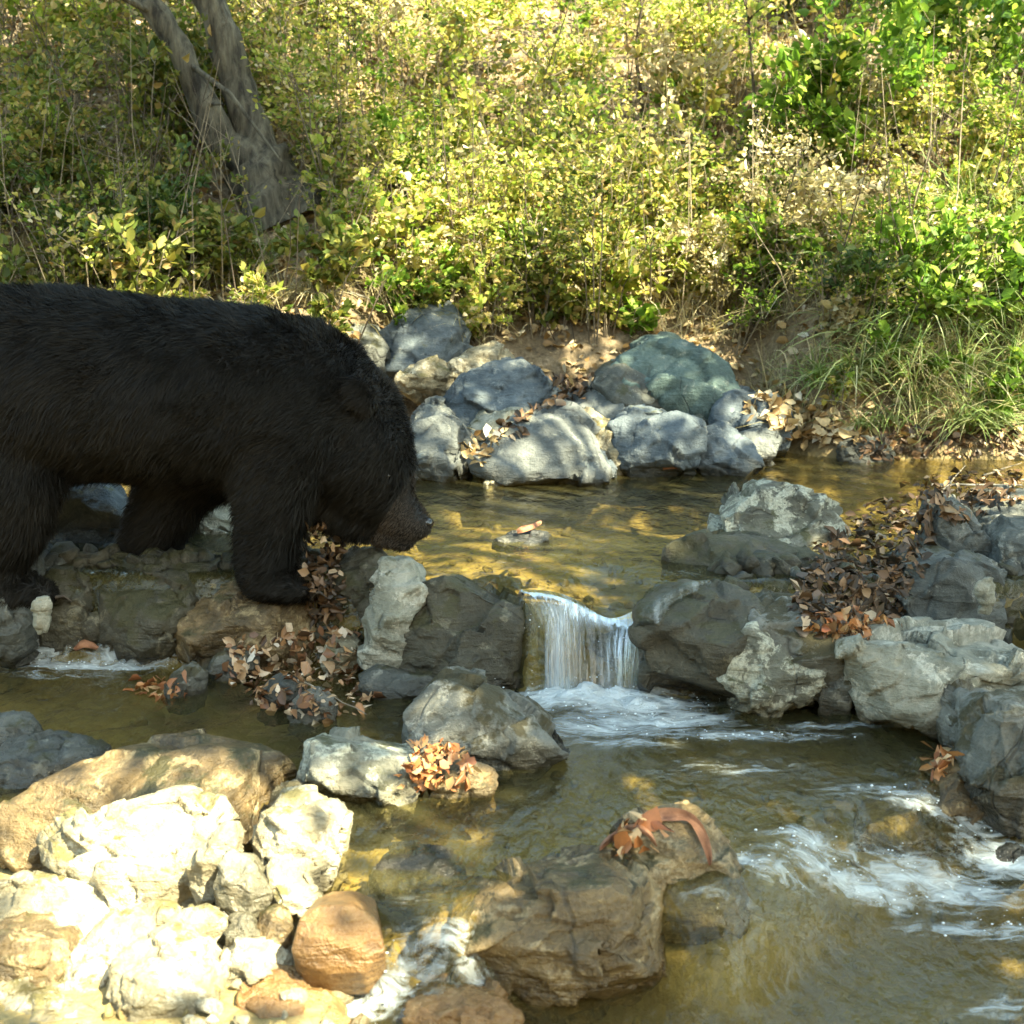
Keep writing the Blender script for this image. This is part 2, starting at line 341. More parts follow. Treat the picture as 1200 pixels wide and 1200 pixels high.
# ------------------------------------------------------------------ water
FOAM = []   # (x, y, rx, ry, strength)
def foam(px, py, z, rx, ry, s): v = G(px, py, z); FOAM.append((v.x, v.y, rx/FPX*v.y, ry, s))
for a in ((690, 818, ZM, 95, .07, 1.9), (740, 826, ZM, 80, .05, 1.6), (780, 842, ZM, 85, .06, 1.25), (640, 822, ZM, 80, .04, 1.1), (720, 850, ZM, 110, .06, .8), (870, 862, ZM, 120, .03, .75), (740, 865, ZM, 90, .05, .5), (960, 850, ZM, 90, .02, .55), (850, 900, ZM, 130, .06, .28), (650, 870, ZM, 50, .03, .35), (1000, 925, ZM, 80, .05, .3),
          (1000, 1065, ZL, 120, .03, .9), (1100, 1050, ZL, 110, .05, .9), (880, 1085, ZL, 60, .025, .9), (1180, 1020, ZL, 60, .06, .9), (1080, 1000, ZL, 70, .03, .7), (1150, 1090, ZL, 90, .03, .7), (940, 1050, ZL, 60, .03, .7), (1170, 1180, ZL, 60, .04, .4), (840, 1120, ZL, 50, .02, .4),
          (520, 1175, ZL, 50, .03, .6), (440, 1180, ZL, 80, .04, .75), (560, 1165, ZL, 40, .03, .4), (350, 1190, ZL, 60, .05, .9), (480, 1140, ZL, 30, .02, .35),
          (90, 780, ZM, 90, .025, 1.0), (150, 782, ZM, 50, .02, .9), (20, 775, ZM, 60, .02, .9), (70, 790, ZM, 70, .03, .5), (620, 800, ZM, 60, .02, .7)): foam(*a)
def foam_at(X, Y):
    f = np.zeros_like(X)
    for x, y, rx, ry, s in FOAM: f = np.maximum(f, s*np.exp(-(((X-x)/rx)**2+((Y-y)/ry)**2)))
    return f*(1-sstep(LIP1-.075, LIP1-.045, Y)*(Y < LIP1+.3)*(X > -.2))
def Wd(X, Y):
    f = foam_at(X, Y); z = W(X, Y)
    mx_ = P(700, 800, LIP1).x; z = z + .028*np.exp(-((X-mx_)/.13)**2-((Y-LIP1+.11)/.05)**2)*(1+1.2*vnoise(X, Y, 30, 6))
    near = np.exp(-((Y-LIP1)/.5)**2)
    z = z + .0035*fbm(X, Y*.5, 14, 3, 11)*(1+2*near) + .014*f*fbm(X*.7, Y, 34, 4, 12)*(f > .05) + .010*np.maximum(f, 0)*(vnoise(X, Y, 12, 4))
    l2 = np.interp(X, L2X, L2Y); ch = np.exp(-((Y-l2+.15)/.2)**2)*sstep(.2, .5, X)
    return z + .018*ch*fbm(X+.5*Y, Y*.25, 16, 3, 13) + .004*sstep(.2, .7, X)*fbm(X, Y, 20, 3, 14)*(Y < LIP1)
def water_mat(name='stream_water'):
    m, nt, out = newmat(name); L = nt.links.new; pos = worldpos(nt)
    at = nd(nt, 'ShaderNodeAttribute', attribute_name='foam'); 
    mp = nd(nt, 'ShaderNodeMapping'); mp.inputs['Scale'].default_value = (1, .55, 1); mp.inputs['Rotation'].default_value = (0, 0, .25); L(pos, mp.inputs[0])
    n1 = noise_n(nt, mp.outputs[0], 16, 4, .5, .6); n2 = noise_n(nt, mp.outputs[0], 60, 3, .5, .4); mq = nd(nt, 'ShaderNodeMapping'); mq.inputs['Scale'].default_value = (.42, 1.3, 1); mq.inputs['Rotation'].default_value = (0, 0, .3); L(pos, mq.inputs[0]); n3 = noise_n(nt, mq.outputs[0], 36, 5, .62, 1.0)
    bp = nd(nt, 'ShaderNodeBump'); bp.inputs['Strength'].default_value = .75; bp.inputs['Distance'].default_value = .02
    hgt = mathn(nt, 'ADD', n1, mathn(nt, 'MULTIPLY', n2, .3)); hgt = mathn(nt, 'ADD', hgt, mathn(nt, 'MULTIPLY', mathn(nt, 'MULTIPLY', at.outputs['Fac'], n3), 1.2)); L(hgt, bp.inputs['Height'])
    fr = nd(nt, 'ShaderNodeFresnel'); fr.inputs[0].default_value = 1.33; L(bp.outputs[0], fr.inputs['Normal'])
    tr = nd(nt, 'ShaderNodeBsdfTransparent'); tr.inputs[0].default_value = (.88, .84, .62, 1)
    df = nd(nt, 'ShaderNodeBsdfDiffuse'); df.inputs[0].default_value = (.17, .155, .065, 1)
    m0 = nd(nt, 'ShaderNodeMixShader'); m0.inputs[0].default_value = .12; L(tr.outputs[0], m0.inputs[1]); L(df.outputs[0], m0.inputs[2])
    gl = nd(nt, 'ShaderNodeBsdfGlossy'); gl.inputs['Roughness'].default_value = .06; L(bp.outputs[0], gl.inputs['Normal'])
    m1 = nd(nt, 'ShaderNodeMixShader'); L(mathn(nt, 'MULTIPLY', fr.outputs[0], 1.15, clamp=True), m1.inputs[0]); L(m0.outputs[0], m1.inputs[1]); L(gl.outputs[0], m1.inputs[2])
    fm = mathn(nt, 'ADD', at.outputs['Fac'], mathn(nt, 'MULTIPLY', mathn(nt, 'SUBTRACT', n3, .5), 2.4))
    fm = maprange(nt, fm, .2, 1.25, 0, .92)
    fm = mathn(nt, 'MULTIPLY', fm, maprange(nt, at.outputs['Fac'], .05, .25))
    wd = nd(nt, 'ShaderNodeBsdfPrincipled'); wd.inputs['Base Color'].default_value = (.52, .58, .60, 1); wd.inputs['Roughness'].default_value = .3
    L(bp.outputs[0], wd.inputs['Normal'])
    m2 = nd(nt, 'ShaderNodeMixShader'); L(fm, m2.inputs[0]); L(m1.outputs[0], m2.inputs[1]); L(wd.outputs[0], m2.inputs[2]); L(m2.outputs[0], out.inputs[0]); return m
wx = axis([(-12, -3, .5), (-3, -1.3, .03), (-1.3, 1.6, .010), (1.6, 3, .03), (3, 12, .5)])
wy = axis([(.6, 1.7, .03), (1.7, 2.95, .010), (2.95, 3.3, .005), (3.3, 4.0, .015), (4.0, 5.6, .03)])
me, V = grid('water', wx, wy, Wd)
at = me.attributes.new('foam', 'FLOAT', 'POINT')
fo = foam_at(V[:, 0], V[:, 1])
at.data.foreach_set('value', fo.astype(np.float32))
M['water'] = water_mat(); tag(link('water', me, M['water']), kind='structure')

# the little waterfall: strands of falling water over the lip
def fall_mat():
    m, nt, out = newmat('falling_water'); L = nt.links.new; pos = worldpos(nt)
    mp = nd(nt, 'ShaderNodeMapping'); mp.inputs['Scale'].default_value = (1, .1, .12); L(pos, mp.inputs[0])
    n = noise_n(nt, mp.outputs[0], 58, 5, .72, 1.2); n2 = noise_n(nt, mp.outputs[0], 17, 3, .6, .8)
    a = nd(nt, 'ShaderNodeAttribute', attribute_name='foam')
    f = mathn(nt, 'ADD', mathn(nt, 'MULTIPLY', n, .7), mathn(nt, 'MULTIPLY', n2, .6)); f = mathn(nt, 'ADD', f, mathn(nt, 'MULTIPLY', a.outputs['Fac'], .35))
    fac = maprange(nt, f, .66, 1.22, 0, .8)
    bp = nd(nt, 'ShaderNodeBump'); bp.inputs['Strength'].default_value = .6; bp.inputs['Distance'].default_value = .01; L(n, bp.inputs['Height'])
    tr = nd(nt, 'ShaderNodeBsdfTransparent'); tr.inputs[0].default_value = (.88, .90, .84, 1)
    gl = nd(nt, 'ShaderNodeBsdfGlossy'); gl.inputs['Roughness'].default_value = .1; L(bp.outputs[0], gl.inputs['Normal'])
    fr = nd(nt, 'ShaderNodeFresnel'); fr.inputs[0].default_value = 1.4; L(bp.outputs[0], fr.inputs['Normal'])
    m1 = nd(nt, 'ShaderNodeMixShader'); L(fr.outputs[0], m1.inputs[0]); L(tr.outputs[0], m1.inputs[1]); L(gl.outputs[0], m1.inputs[2])
    wd = nd(nt, 'ShaderNodeBsdfPrincipled'); wd.inputs['Base Color'].default_value = (.62, .70, .76, 1); wd.inputs['Roughness'].default_value = .3; L(bp.outputs[0], wd.inputs['Normal'])
    m2 = nd(nt, 'ShaderNodeMixShader'); L(fac, m2.inputs[0]); L(m1.outputs[0], m2.inputs[1]); L(wd.outputs[0], m2.inputs[2]); L(m2.outputs[0], out.inputs[0]); return m
M['fall'] = fall_mat()
def sheet(nx=220, ny=90):
    u, v = np.meshgrid(np.linspace(0, 1, nx), np.linspace(0, 1, ny))
    xa, xb = P(606, 720, LIP1).x, P(806, 720, LIP1).x
    X0 = xa + (xb-xa)*u; Y = lipf(X0)*0 + LIP1 + .06 - .135*v
    Z = W(X0, Y); Z = np.where(v > .93, Z - (v-.93)*.4, Z)
    rid = fbm(u*16+.6*np.sin(3*v), v*.8, 1.6, 3, 21); k = sstep(.15, .6, v)
    X = X0 + k*(.05*sstep(.35, .0, u) - .11*sstep(.55, 1., u)*v) + .006*fbm(u*6, v, 3, 2, 5)*k
    Y = Y - .005 - .016*k*np.abs(rid) ; Z = Z + .004
    st = .45*np.exp(-((u-.16)/.13)**2) + .40*np.exp(-((u-.86)/.10)**2) + .1*np.exp(-((u-.5)/.12)**2) - .75*sstep(.50, .08, v)
    Vv = np.stack([X, Y, Z], -1).reshape(-1, 3); i = np.arange((ny-1)*(nx-1)); r = i//(nx-1); c = i % (nx-1); a = r*nx+c
    me = npmesh('s', Vv, np.stack([a, a+1, a+nx+1, a+nx], 1))
    t = me.attributes.new('foam', 'FLOAT', 'POINT'); t.data.foreach_set('value', (st+v*.35).ravel().astype(np.float32)); return me
wf = empty('waterfall', G(690, 800, ZM)); tag(wf, kind='structure')
link('water_curtain', sheet(), M['fall'], wf)

M['froth'] = plain_mat('froth', (.60, .66, .70), (.72, .77, .80), 60, .15, 0)
bmI = bmesh.new(); bmesh.ops.create_icosphere(bmI, subdivisions=1, radius=1); icoV = np.array([tuple(v.co) for v in bmI.verts]); icoF = np.array([[v.index for v in f.verts] for f in bmI.faces]); bmI.free()
VV = []; FF = []; cands = [f for f in FOAM if f[4] > .6]; wts = np.array([f[4]*f[2] for f in cands]); wts /= wts.sum()
for i in range(650):
    x, y, rx, ry, st = cands[RNG.choice(len(cands), p=wts)]; X_ = x+RNG.normal(0, .55)*rx; Y_ = y+RNG.normal(0, .6)*ry
    r = .0007+.0020*RNG.random()**3; z = float(Wd(np.array([X_]), np.array([Y_]))[0])+r*.4+(abs(RNG.normal(0, .018)) if RNG.random() < .3 else 0)
    VV.append(icoV*r*np.array([1.3, 1, .8])+(X_, Y_, z)); FF.append(icoF+12*i)
o = link('froth', npmesh('froth', np.concatenate(VV), np.concatenate(FF)), M['froth']); tag(o, kind='stuff'); o['label'] = 'bubbles and droplets thrown up where the water breaks'
# ------------------------------------------------------------------ rocks
def cells(w):
    # nearest jittered lattice point of each position, and three random numbers that belong to it
    b0 = np.floor(w); best = np.full(len(w), 1e9); C_ = np.zeros_like(w); R_ = np.zeros_like(w)
    for i in (-1, 0, 1):
        for j in (-1, 0, 1):
            for l in (-1, 0, 1):
                g = b0+np.array([i, j, l]); h = np.stack([np.sin(g@np.array(v_))*437.5853 for v_ in ((12.9898, 78.233, 37.719), (39.346, 11.135, 83.155), (73.156, 52.235, 9.151))], 1)
                p = g+(h % 1.0); d = np.sum((w-p)**2, 1); m_ = d < best; best[m_] = d[m_]; C_[m_] = p[m_]; R_[m_] = ((h*7.13) % 1.0)[m_]
    return C_, R_
def rock_mesh(pts, seed, res=46, rough=1.0, smooth=1):
    bm = bmesh.new()
    for p in pts: bm.verts.new(p)
    r = bmesh.ops.convex_hull(bm, input=bm.verts)
    bmesh.ops.delete(bm, geom=list({g for g in r['geom_interior'] if isinstance(g, bmesh.types.BMVert)}), context='VERTS')
    me = bpy.data.meshes.new('hull'); bm.to_mesh(me); bm.free()
    a = np.array([tuple(p) for p in pts]); size = float(np.max(a.max(0)-a.min(0)))
    me = remesh(me, max(size/res, .0035), smooth)
    n = len(me.vertices); co = np.empty(n*3, np.float32); me.vertices.foreach_get('co', co); co = co.reshape(-1, 3)
    no = np.empty(n*3, np.float32); me.vertices.foreach_get('normal', no); no = no.reshape(-1, 3)
    off = Vector((seed*3.7, seed*1.3, seed*2.1)); k = 1/size; out = np.empty(n)
    # big planar breaks
    rg = np.random.default_rng(seed+900); cm = co.mean(0)
    for q in range(17):
        dv = rg.normal(0, 1, 3); dv /= np.linalg.norm(dv); dd = (co-cm)@dv; lim = (rg.uniform(.78, .96) if rough > .5 else 1.0)*dd.max()
        co = co - np.outer(np.maximum(dd-lim, 0), dv)
    Q = co.astype(float)*k; D3 = np.empty((n, 3)); sm = np.empty(n)
    for i in range(n):
        q = Vector(Q[i])
        D3[i] = (noise.noise(q*3+off), noise.noise(q*3+off*2), noise.noise(q*3-off))
        sm[i] = .012*noise.noise(q*2.2+off) + .006*noise.noise(q*14+off) + .004*noise.noise(q*36+off)
    hh = np.zeros(n)
    for sc, am in ((2.6, .30), (6.5, .22)):
        w3 = (Q+.10*D3)*sc*np.array([1, 1, 1.3])+np.array(off); c, r = cells(w3)
        hh += am/sc*np.clip(np.sum((w3-c)*(r-.5), 1)*2.2, -.6, .6) + am*.40/sc*(r[:, 0]-.5)
    out = hh*(.62 if rough > .5 else .08) + sm
    co = co + no*(np.clip(out, -.12, .12)*size*rough)[:, None]
    me.vertices.foreach_set('co', co.ravel().astype(np.float32)); me.update(); me.validate(); return me
ROCKN = [0]
def rock(label, outline, m, wl=None, Y=None, depth=None, lean=.7, bulge=.35, ridge=(), name='boulder', cat='boulder', group=None, rough=1.0, res=64, sink=.06, smooth=2):
    """outline in pixels; the lowest edge stands on level wl (or at distance Y), the top edge lies further back"""
    ROCKN[0] += 1; sd = ROCKN[0]; rg = random.Random(sd)
    gx_ = sum(p[0] for p in outline)/len(outline); gy_ = sum(p[1] for p in outline)/len(outline); gr = 1.19 if (gy_ < 570 and 430 < gx_ < 940) else (1.03 if max(p[0] for p in outline)-min(p[0] for p in outline) > 150 else 1.07)
    outline = [(gx_+(x-gx_)*gr, gy_+(y-gy_)*gr-(2 if gr > 1.1 else 0)) for x, y in outline]
    xs = [p[0] for p in outline]; ys = [p[1] for p in outline]; cx = sum(xs)/len(xs); yb = max(ys); yt = min(ys); cyp = sum(ys)/len(ys)
    if Y is None: Y = G(cx, yb, wl).y
    pxm = Y/FPX; hh = (yb-yt)*pxm; ww = (max(xs)-min(xs))*pxm
    if depth is None: depth = .55*min(ww, 1.6*hh) + .25*ww*.5
    yy = lambda py: Y + (yb-py)*pxm*lean
    pts = []; 
    for i, (x, y) in enumerate(outline):
        p = P(x, y, yy(y)+rg.uniform(-.08, .08)*hh); pts.append(p)
        q = P(cx+(x-cx)*.78, cyp+(y-cyp)*.7+6, yy(y)); pts.append(q + Vector((0, depth*rg.uniform(.75, 1.1), 0)))
        if y > cyp: pts.append(p + Vector((0, depth*.3, -sink-.05*hh)))
    if not ridge:
        for k in range(3):
            pts.append(P(cx+(rg.uniform(-.3, .3))*(max(xs)-min(xs)), cyp+rg.uniform(-.05, .25)*(yb-yt), yy(cyp)-bulge*hh*rg.uniform(.5, 1)))
    else:
        for (x, y, d) in ridge: pts.append(P(x, y, yy(y)-d))
    me = rock_mesh(pts, sd, res, rough, smooth)
    c = Vector((sum(p.x for p in pts)/len(pts), sum(p.y for p in pts)/len(pts), min(p.z for p in pts)))
    co = np.empty(len(me.vertices)*3, np.float32); me.vertices.foreach_get('co', co); co = co.reshape(-1, 3)-np.array(c, np.float32); me.vertices.foreach_set('co', co.ravel()); me.update()
    o = link(name, me, M[m]); o.location = c
    return tag(o, label, cat, group)

# far bank outcrop
rock('rounded green-grey boulder, highest of the rocks on the far bank', [(716, 440), (735, 420), (765, 404), (800, 404), (835, 420), (860, 448), (872, 478), (825, 486), (770, 480), (725, 470)], 'bluegreen', Y=5.05, depth=.5, lean=.5, res=60)
rock('dark slab leaning on the left of the rounded green-grey boulder', [(692, 458), (715, 435), (742, 432), (775, 470), (770, 490), (705, 482)], 'shade', Y=4.98, depth=.3)
rock('flat slab with sunlit top below the rounded green-grey boulder', [(642, 478), (665, 462), (725, 458), (768, 480), (748, 506), (700, 514), (660, 505)], 'grey', Y=4.86, depth=.3, lean=1.6)
rock('large grey slab sloping into the water, cracked down its middle', [(548, 554), (575, 530), (612, 500), (640, 482), (664, 482), (690, 510), (712, 552), (660, 562), (575, 566)], 'grey', wl=ZU, depth=.35, lean=1.1, res=60, ridge=[(640, 500, .06), (690, 556, .05), (600, 556, .04)])
rock('bright angular rock standing between the grey slab and the blue boulder', [(664, 484), (690, 480), (722, 500), (745, 540), (738, 556), (705, 556), (690, 530)], 'white', wl=ZU, depth=.3, lean=1.0)
rock('blocky blue-grey boulder at the water, vertical crack on its right', [(722, 500), (745, 486), (802, 483), (816, 500), (818, 552), (780, 558), (738, 554)], 'blue', wl=ZU, depth=.3, lean=.6, res=56)
rock('low blue rock with a tan top right of the blocky boulder', [(818, 512), (850, 500), (882, 526), (893, 550), (860, 556), (822, 556)], 'blue', wl=ZU, depth=.25, lean=.7)
rock('long blue-grey slab lying right below the rounded boulder', [(835, 476), (868, 463), (905, 470), (928, 486), (930, 512), (900, 520), (855, 508)], 'blue', Y=4.9, depth=.3)
rock('small flat grey rock under the right end of the long slab', [(866, 514), (898, 506), (918, 520), (905, 534), (872, 534)], 'grey', Y=4.75, depth=.18, name='stone', cat='stone')
rock('flat stone at the waterline below the dry leaves on the far bank', [(985, 520), (1020, 512), (1052, 522), (1045, 540), (1000, 542)], 'shade', wl=ZU, depth=.2, name='stone', cat='stone')
rock('wide grey boulder at the left of the far outcrop', [(515, 465), (540, 445), (580, 432), (620, 430), (645, 446), (632, 478), (590, 496), (545, 502), (518, 495)], 'blue', Y=4.98, depth=.4, lean=.6, res=56)
rock('sunlit white-topped rock perched above the wide grey boulder', [(526, 432), (548, 412), (575, 408), (602, 422), (600, 442), (560, 448), (530, 446)], 'white', Y=5.15, depth=.25)
rock('small sunlit stone left of the white-topped rock', [(470, 444), (485, 428), (512, 424), (530, 436), (522, 452), (480, 454)], 'white', Y=5.15, depth=.2, name='stone', cat='stone')
rock('pale blue rock jutting from the slope behind the bear\'s neck', [(440, 430), (446, 392), (478, 366), (520, 362), (545, 380), (540, 412), (500, 432)], 'blue', Y=5.35, depth=.35)
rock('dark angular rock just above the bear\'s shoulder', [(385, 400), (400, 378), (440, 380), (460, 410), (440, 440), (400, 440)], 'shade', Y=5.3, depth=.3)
rock('light grey boulder at the water beside the bear\'s face', [(468, 520), (490, 500), (528, 496), (548, 512), (550, 550), (520, 560), (475, 558)], 'grey', wl=ZU, depth=.3, lean=.5)
rock('tan topped rock behind the light grey boulder on the far bank', [(538, 512), (560, 490), (592, 480), (622, 484), (606, 508), (570, 530)], 'pale', Y=4.84, depth=.25)
rock('small rounded stone squeezed left of the wide grey boulder', [(484, 492), (495, 474), (515, 470), (530, 486), (522, 502), (492, 504)], 'grey', Y=4.95, depth=.2, name='stone', cat='stone')
rock('little blue wedge of stone at the foot of the bright rock', [(682, 556), (704, 528), (722, 552), (716, 562)], 'blue', wl=ZU, depth=.1, name='stone', cat='stone')
rock('tiny white stone in the water at the left tip of the slab', [(568, 566), (578, 556), (590, 562), (588, 572), (572, 573)], 'white', wl=ZU-.01, depth=.05, name='stone', cat='stone', res=20)
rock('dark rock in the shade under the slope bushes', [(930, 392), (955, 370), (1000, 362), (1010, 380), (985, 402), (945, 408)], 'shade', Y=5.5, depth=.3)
rock('flat rock awash in the middle of the upper pool', [(578, 634), (600, 624), (640, 624), (664, 632), (640, 640), (600, 641)], 'grey', wl=ZU-.01, depth=.10, lean=1.5, name='stone', cat='stone', rough=.6, sink=.03)
# right side of the fall
rock('dark ledge of rock that the waterfall spills over', [(600, 805), (604, 752), (640, 748), (690, 756), (750, 760), (800, 748), (804, 805)], 'dark', Y=LIP1+.03, depth=.06, lean=.1, res=50)
rock('lichen covered rock between the upper pool and the leaf heap', [(832, 632), (846, 606), (880, 588), (905, 574), (945, 586), (985, 598), (1005, 618), (998, 645), (930, 655), (860, 650)], 'lichen', Y=3.55, depth=.35, lean=.8, res=64, rough=1.3)
rock('dark wet boulder in front of the lichen covered rock', [(775, 672), (790, 648), (830, 634), (900, 634), (965, 648), (990, 690), (940, 715), (850, 712), (795, 695)], 'dark', Y=3.28, depth=.3, lean=1.0, res=64)
rock('big dark boulder walling the right of the waterfall', [(742, 770), (752, 730), (785, 702), (830, 688), (880, 700), (912, 735), (930, 790), (900, 832), (830, 830), (775, 815), (745, 800)], 'dark', wl=ZM, depth=.4, lean=.45, res=70)
rock('mottled pale slab leaning over the big dark boulder by the fall', [(838, 770), (862, 738), (905, 736), (955, 770), (990, 826), (975, 842), (920, 840), (868, 820)], 'lichen', wl=ZM, depth=.25, lean=.3, res=60)
rock('dark wedge rock between the mottled slab and the pale boulder', [(885, 722), (925, 706), (985, 722), (1010, 760), (1020, 840), (985, 838), (940, 775)], 'greymid', wl=ZM, depth=.35, lean=.5, res=56)
rock('large pale boulder with a grey left face by the right edge', [(986, 765), (1050, 760), (1085, 757), (1150, 760), (1215, 772), (1260, 800), (1245, 862), (1160, 862), (1090, 852), (1030, 836), (1000, 800)], 'pale', wl=ZM, depth=.4, lean=.45, res=80, ridge=[(1062, 750, .03), (1090, 800, .06), (1110, 850, .05), (1180, 800, .07)])
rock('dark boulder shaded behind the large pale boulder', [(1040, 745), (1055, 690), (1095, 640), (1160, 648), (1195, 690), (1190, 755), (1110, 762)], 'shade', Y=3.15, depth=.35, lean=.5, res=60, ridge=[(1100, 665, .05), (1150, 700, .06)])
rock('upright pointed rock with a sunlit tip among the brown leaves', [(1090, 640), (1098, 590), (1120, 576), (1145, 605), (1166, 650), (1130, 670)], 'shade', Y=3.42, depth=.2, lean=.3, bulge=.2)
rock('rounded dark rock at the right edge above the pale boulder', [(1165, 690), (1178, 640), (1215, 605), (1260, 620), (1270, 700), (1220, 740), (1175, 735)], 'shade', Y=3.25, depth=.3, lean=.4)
rock('small pale stone lying on the shaded boulder', [(1143, 684), (1150, 672), (1166, 674), (1166, 694), (1152, 698)], 'pale', Y=3.06, depth=.03, name='stone', cat='stone', res=20, lean=.2)
rock('flat dark rock at the right edge behind the leaf heap', [(1150, 600), (1180, 585), (1230, 580), (1250, 610), (1200, 630), (1160, 625)], 'shade', Y=3.7, depth=.25, lean=.8)
rock('tall mossy boulder cut off by the right edge, lower right', [(1132, 930), (1138, 880), (1165, 845), (1205, 830), (1260, 840), (1290, 920), (1270, 985), (1200, 992), (1150, 975)], 'greymid', wl=ZL+.03, depth=.3, lean=.25, res=64)
rock('wet brown step stone left of the tall mossy boulder', [(1085, 930), (1095, 905), (1130, 900), (1150, 930), (1150, 978), (1110, 985), (1088, 965)], 'brown', wl=ZL+.02, depth=.15, lean=.4, name='stone', cat='stone')
rock('low wet stone under the chute of the lower step', [(1010, 985), (1025, 962), (1070, 950), (1098, 965), (1095, 992), (1040, 1000)], 'brown', wl=ZL, depth=.15, lean=.6, name='stone', cat='stone', rough=.6)
# left of the fall
rock('pale upright rock face lit at its left, against the dark boulder left of the fall', [(418, 786), (424, 730), (432, 690), (446, 662), (474, 656), (496, 668), (502, 684), (482, 730), (462, 788)], 'pale', Y=3.08, depth=.16, lean=.25, res=64)
rock('dark brown boulder walling the left side of the waterfall', [(462, 795), (476, 730), (492, 684), (505, 672), (525, 685), (606, 714), (634, 748), (640, 795), (585, 806), (500, 806), (430, 796)], 'dark', wl=ZM, depth=.30, lean=.35, res=84, ridge=[(493, 700, .03), (480, 784, .05), (560, 790, .06)])
rock('dark wet rock just under the bear\'s chin', [(385, 720), (392, 670), (412, 648), (440, 646), (462, 664), (450, 720)], 'dark', Y=3.3, depth=.2, lean=.3)
rock('grey blue flat stone beneath the dark boulder', [(412, 800), (440, 786), (500, 792), (516, 804), (480, 818), (430, 820)], 'shade', wl=ZM, depth=.12, name='stone', cat='stone', rough=.6)
rock('smooth grey boulder with mossy right side below the fall', [(450, 850), (462, 818), (490, 800), (535, 800), (590, 826), (640, 855), (680, 882), (655, 905), (570, 912), (490, 892)], 'greymid', wl=ZM-.02, depth=.25, lean=.5, res=80, ridge=[(545, 808, .03), (560, 860, .07), (500, 880, .05)])
rock('low sunlit rock carrying a clump of dry leaves', [(336, 912), (348, 880), (370, 872), (430, 886), (490, 895), (505, 925), (470, 948), (390, 940)], 'lichen', wl=ZM, depth=.16, lean=.7, res=64)
rock('small wet stone at the right end of the low sunlit rock', [(500, 930), (515, 900), (550, 892), (580, 910), (575, 928), (530, 936)], 'brown', wl=ZM, depth=.1, name='stone', cat='stone')
rock('big dark rock under the bear\'s front paws', [(80, 720), (96, 670), (140, 640), (220, 660), (300, 688), (350, 690), (375, 720), (360, 765), (250, 775), (130, 768)], 'dark', Y=3.22, depth=.45, lean=.9, res=70)
rock('brown rock spotted with pale lichen below the bear\'s front paw', [(172, 772), (200, 722), (250, 694), (310, 685), (350, 700), (372, 742), (330, 772), (230, 782)], 'brown', wl=ZM+.02, depth=.2, lean=.7, res=56)
rock('upright grey slab seen between the bear\'s hind and front legs', [(30, 690), (50, 620), (85, 548), (125, 560), (150, 610), (140, 670), (80, 720)], 'blue', Y=3.62, depth=.25, lean=.3)
rock('tilted pale slab seen through the gap between the forelegs', [(215, 640), (212, 560), (245, 552), (268, 580), (285, 645), (250, 660)], 'pale', Y=3.75, depth=.2, lean=.3)
rock('dark wet rock between the left edge rock and the one under the paws', [(30, 752), (38, 695), (62, 668), (100, 664), (130, 700), (132, 748), (90, 762)], 'dark', Y=3.25, depth=.25, lean=.4)
rock('dark rock wedged between the brown spotted rock and the left dam stones', [(122, 762), (126, 700), (165, 668), (210, 676), (232, 722), (190, 762)], 'dark', Y=3.2, depth=.25, lean=.5)
rock('grey rock at the left edge under the bear\'s hind leg', [(-40, 760), (-40, 640), (10, 636), (34, 660), (48, 730), (30, 762)], 'shade', Y=3.2, depth=.3, lean=.3)
rock('small round pale stone low in the shade at the left edge', [(36, 712), (40, 700), (52, 698), (60, 708), (54, 722), (42, 722)], 'pale', Y=3.1, depth=.03, name='stone', cat='stone', res=20, lean=.1)
rock('half sunk stone in the left pool with wet leaves on it', [(192, 812), (200, 790), (222, 776), (242, 786), (236, 806), (212, 818)], 'greymid', wl=ZM, depth=.08, name='stone', cat='stone')
rock('grey stone on the left edge of the left pool', [(-30, 870), (-20, 842), (20, 838), (42, 856), (34, 880), (0, 884)], 'shade', wl=ZM, depth=.1, name='stone', cat='stone')
rock('dark low rock awash at the left edge above the ridge boulder', [(-40, 925), (-20, 892), (40, 876), (105, 884), (118, 905), (60, 930)], 'shade', wl=ZM-.01, depth=.15, lean=1.0)
rock('round grey stone beside the leaf heap left of the dark boulder', [(240, 790), (250, 768), (275, 752), (300, 760), (296, 784), (262, 798)], 'greymid', wl=ZM, depth=.1, name='stone', cat='stone')
rock('dark stone in the middle of the leaf heap', [(300, 822), (308, 798), (330, 790), (356, 800), (352, 822), (322, 830)], 'shade', wl=ZM, depth=.08, name='stone', cat='stone')
rock('wet stone with an orange leaf at the foot of the leaf heap', [(338, 842), (344, 816), (370, 808), (396, 822), (392, 842), (360, 848)], 'greymid', wl=ZM, depth=.08, name='stone', cat='stone')
rock('white topped stone at the top right of the leaf heap', [(378, 772), (384, 750), (405, 740), (422, 746), (420, 768), (398, 778)], 'white', wl=ZM+.03, depth=.08, name='stone', cat='stone')
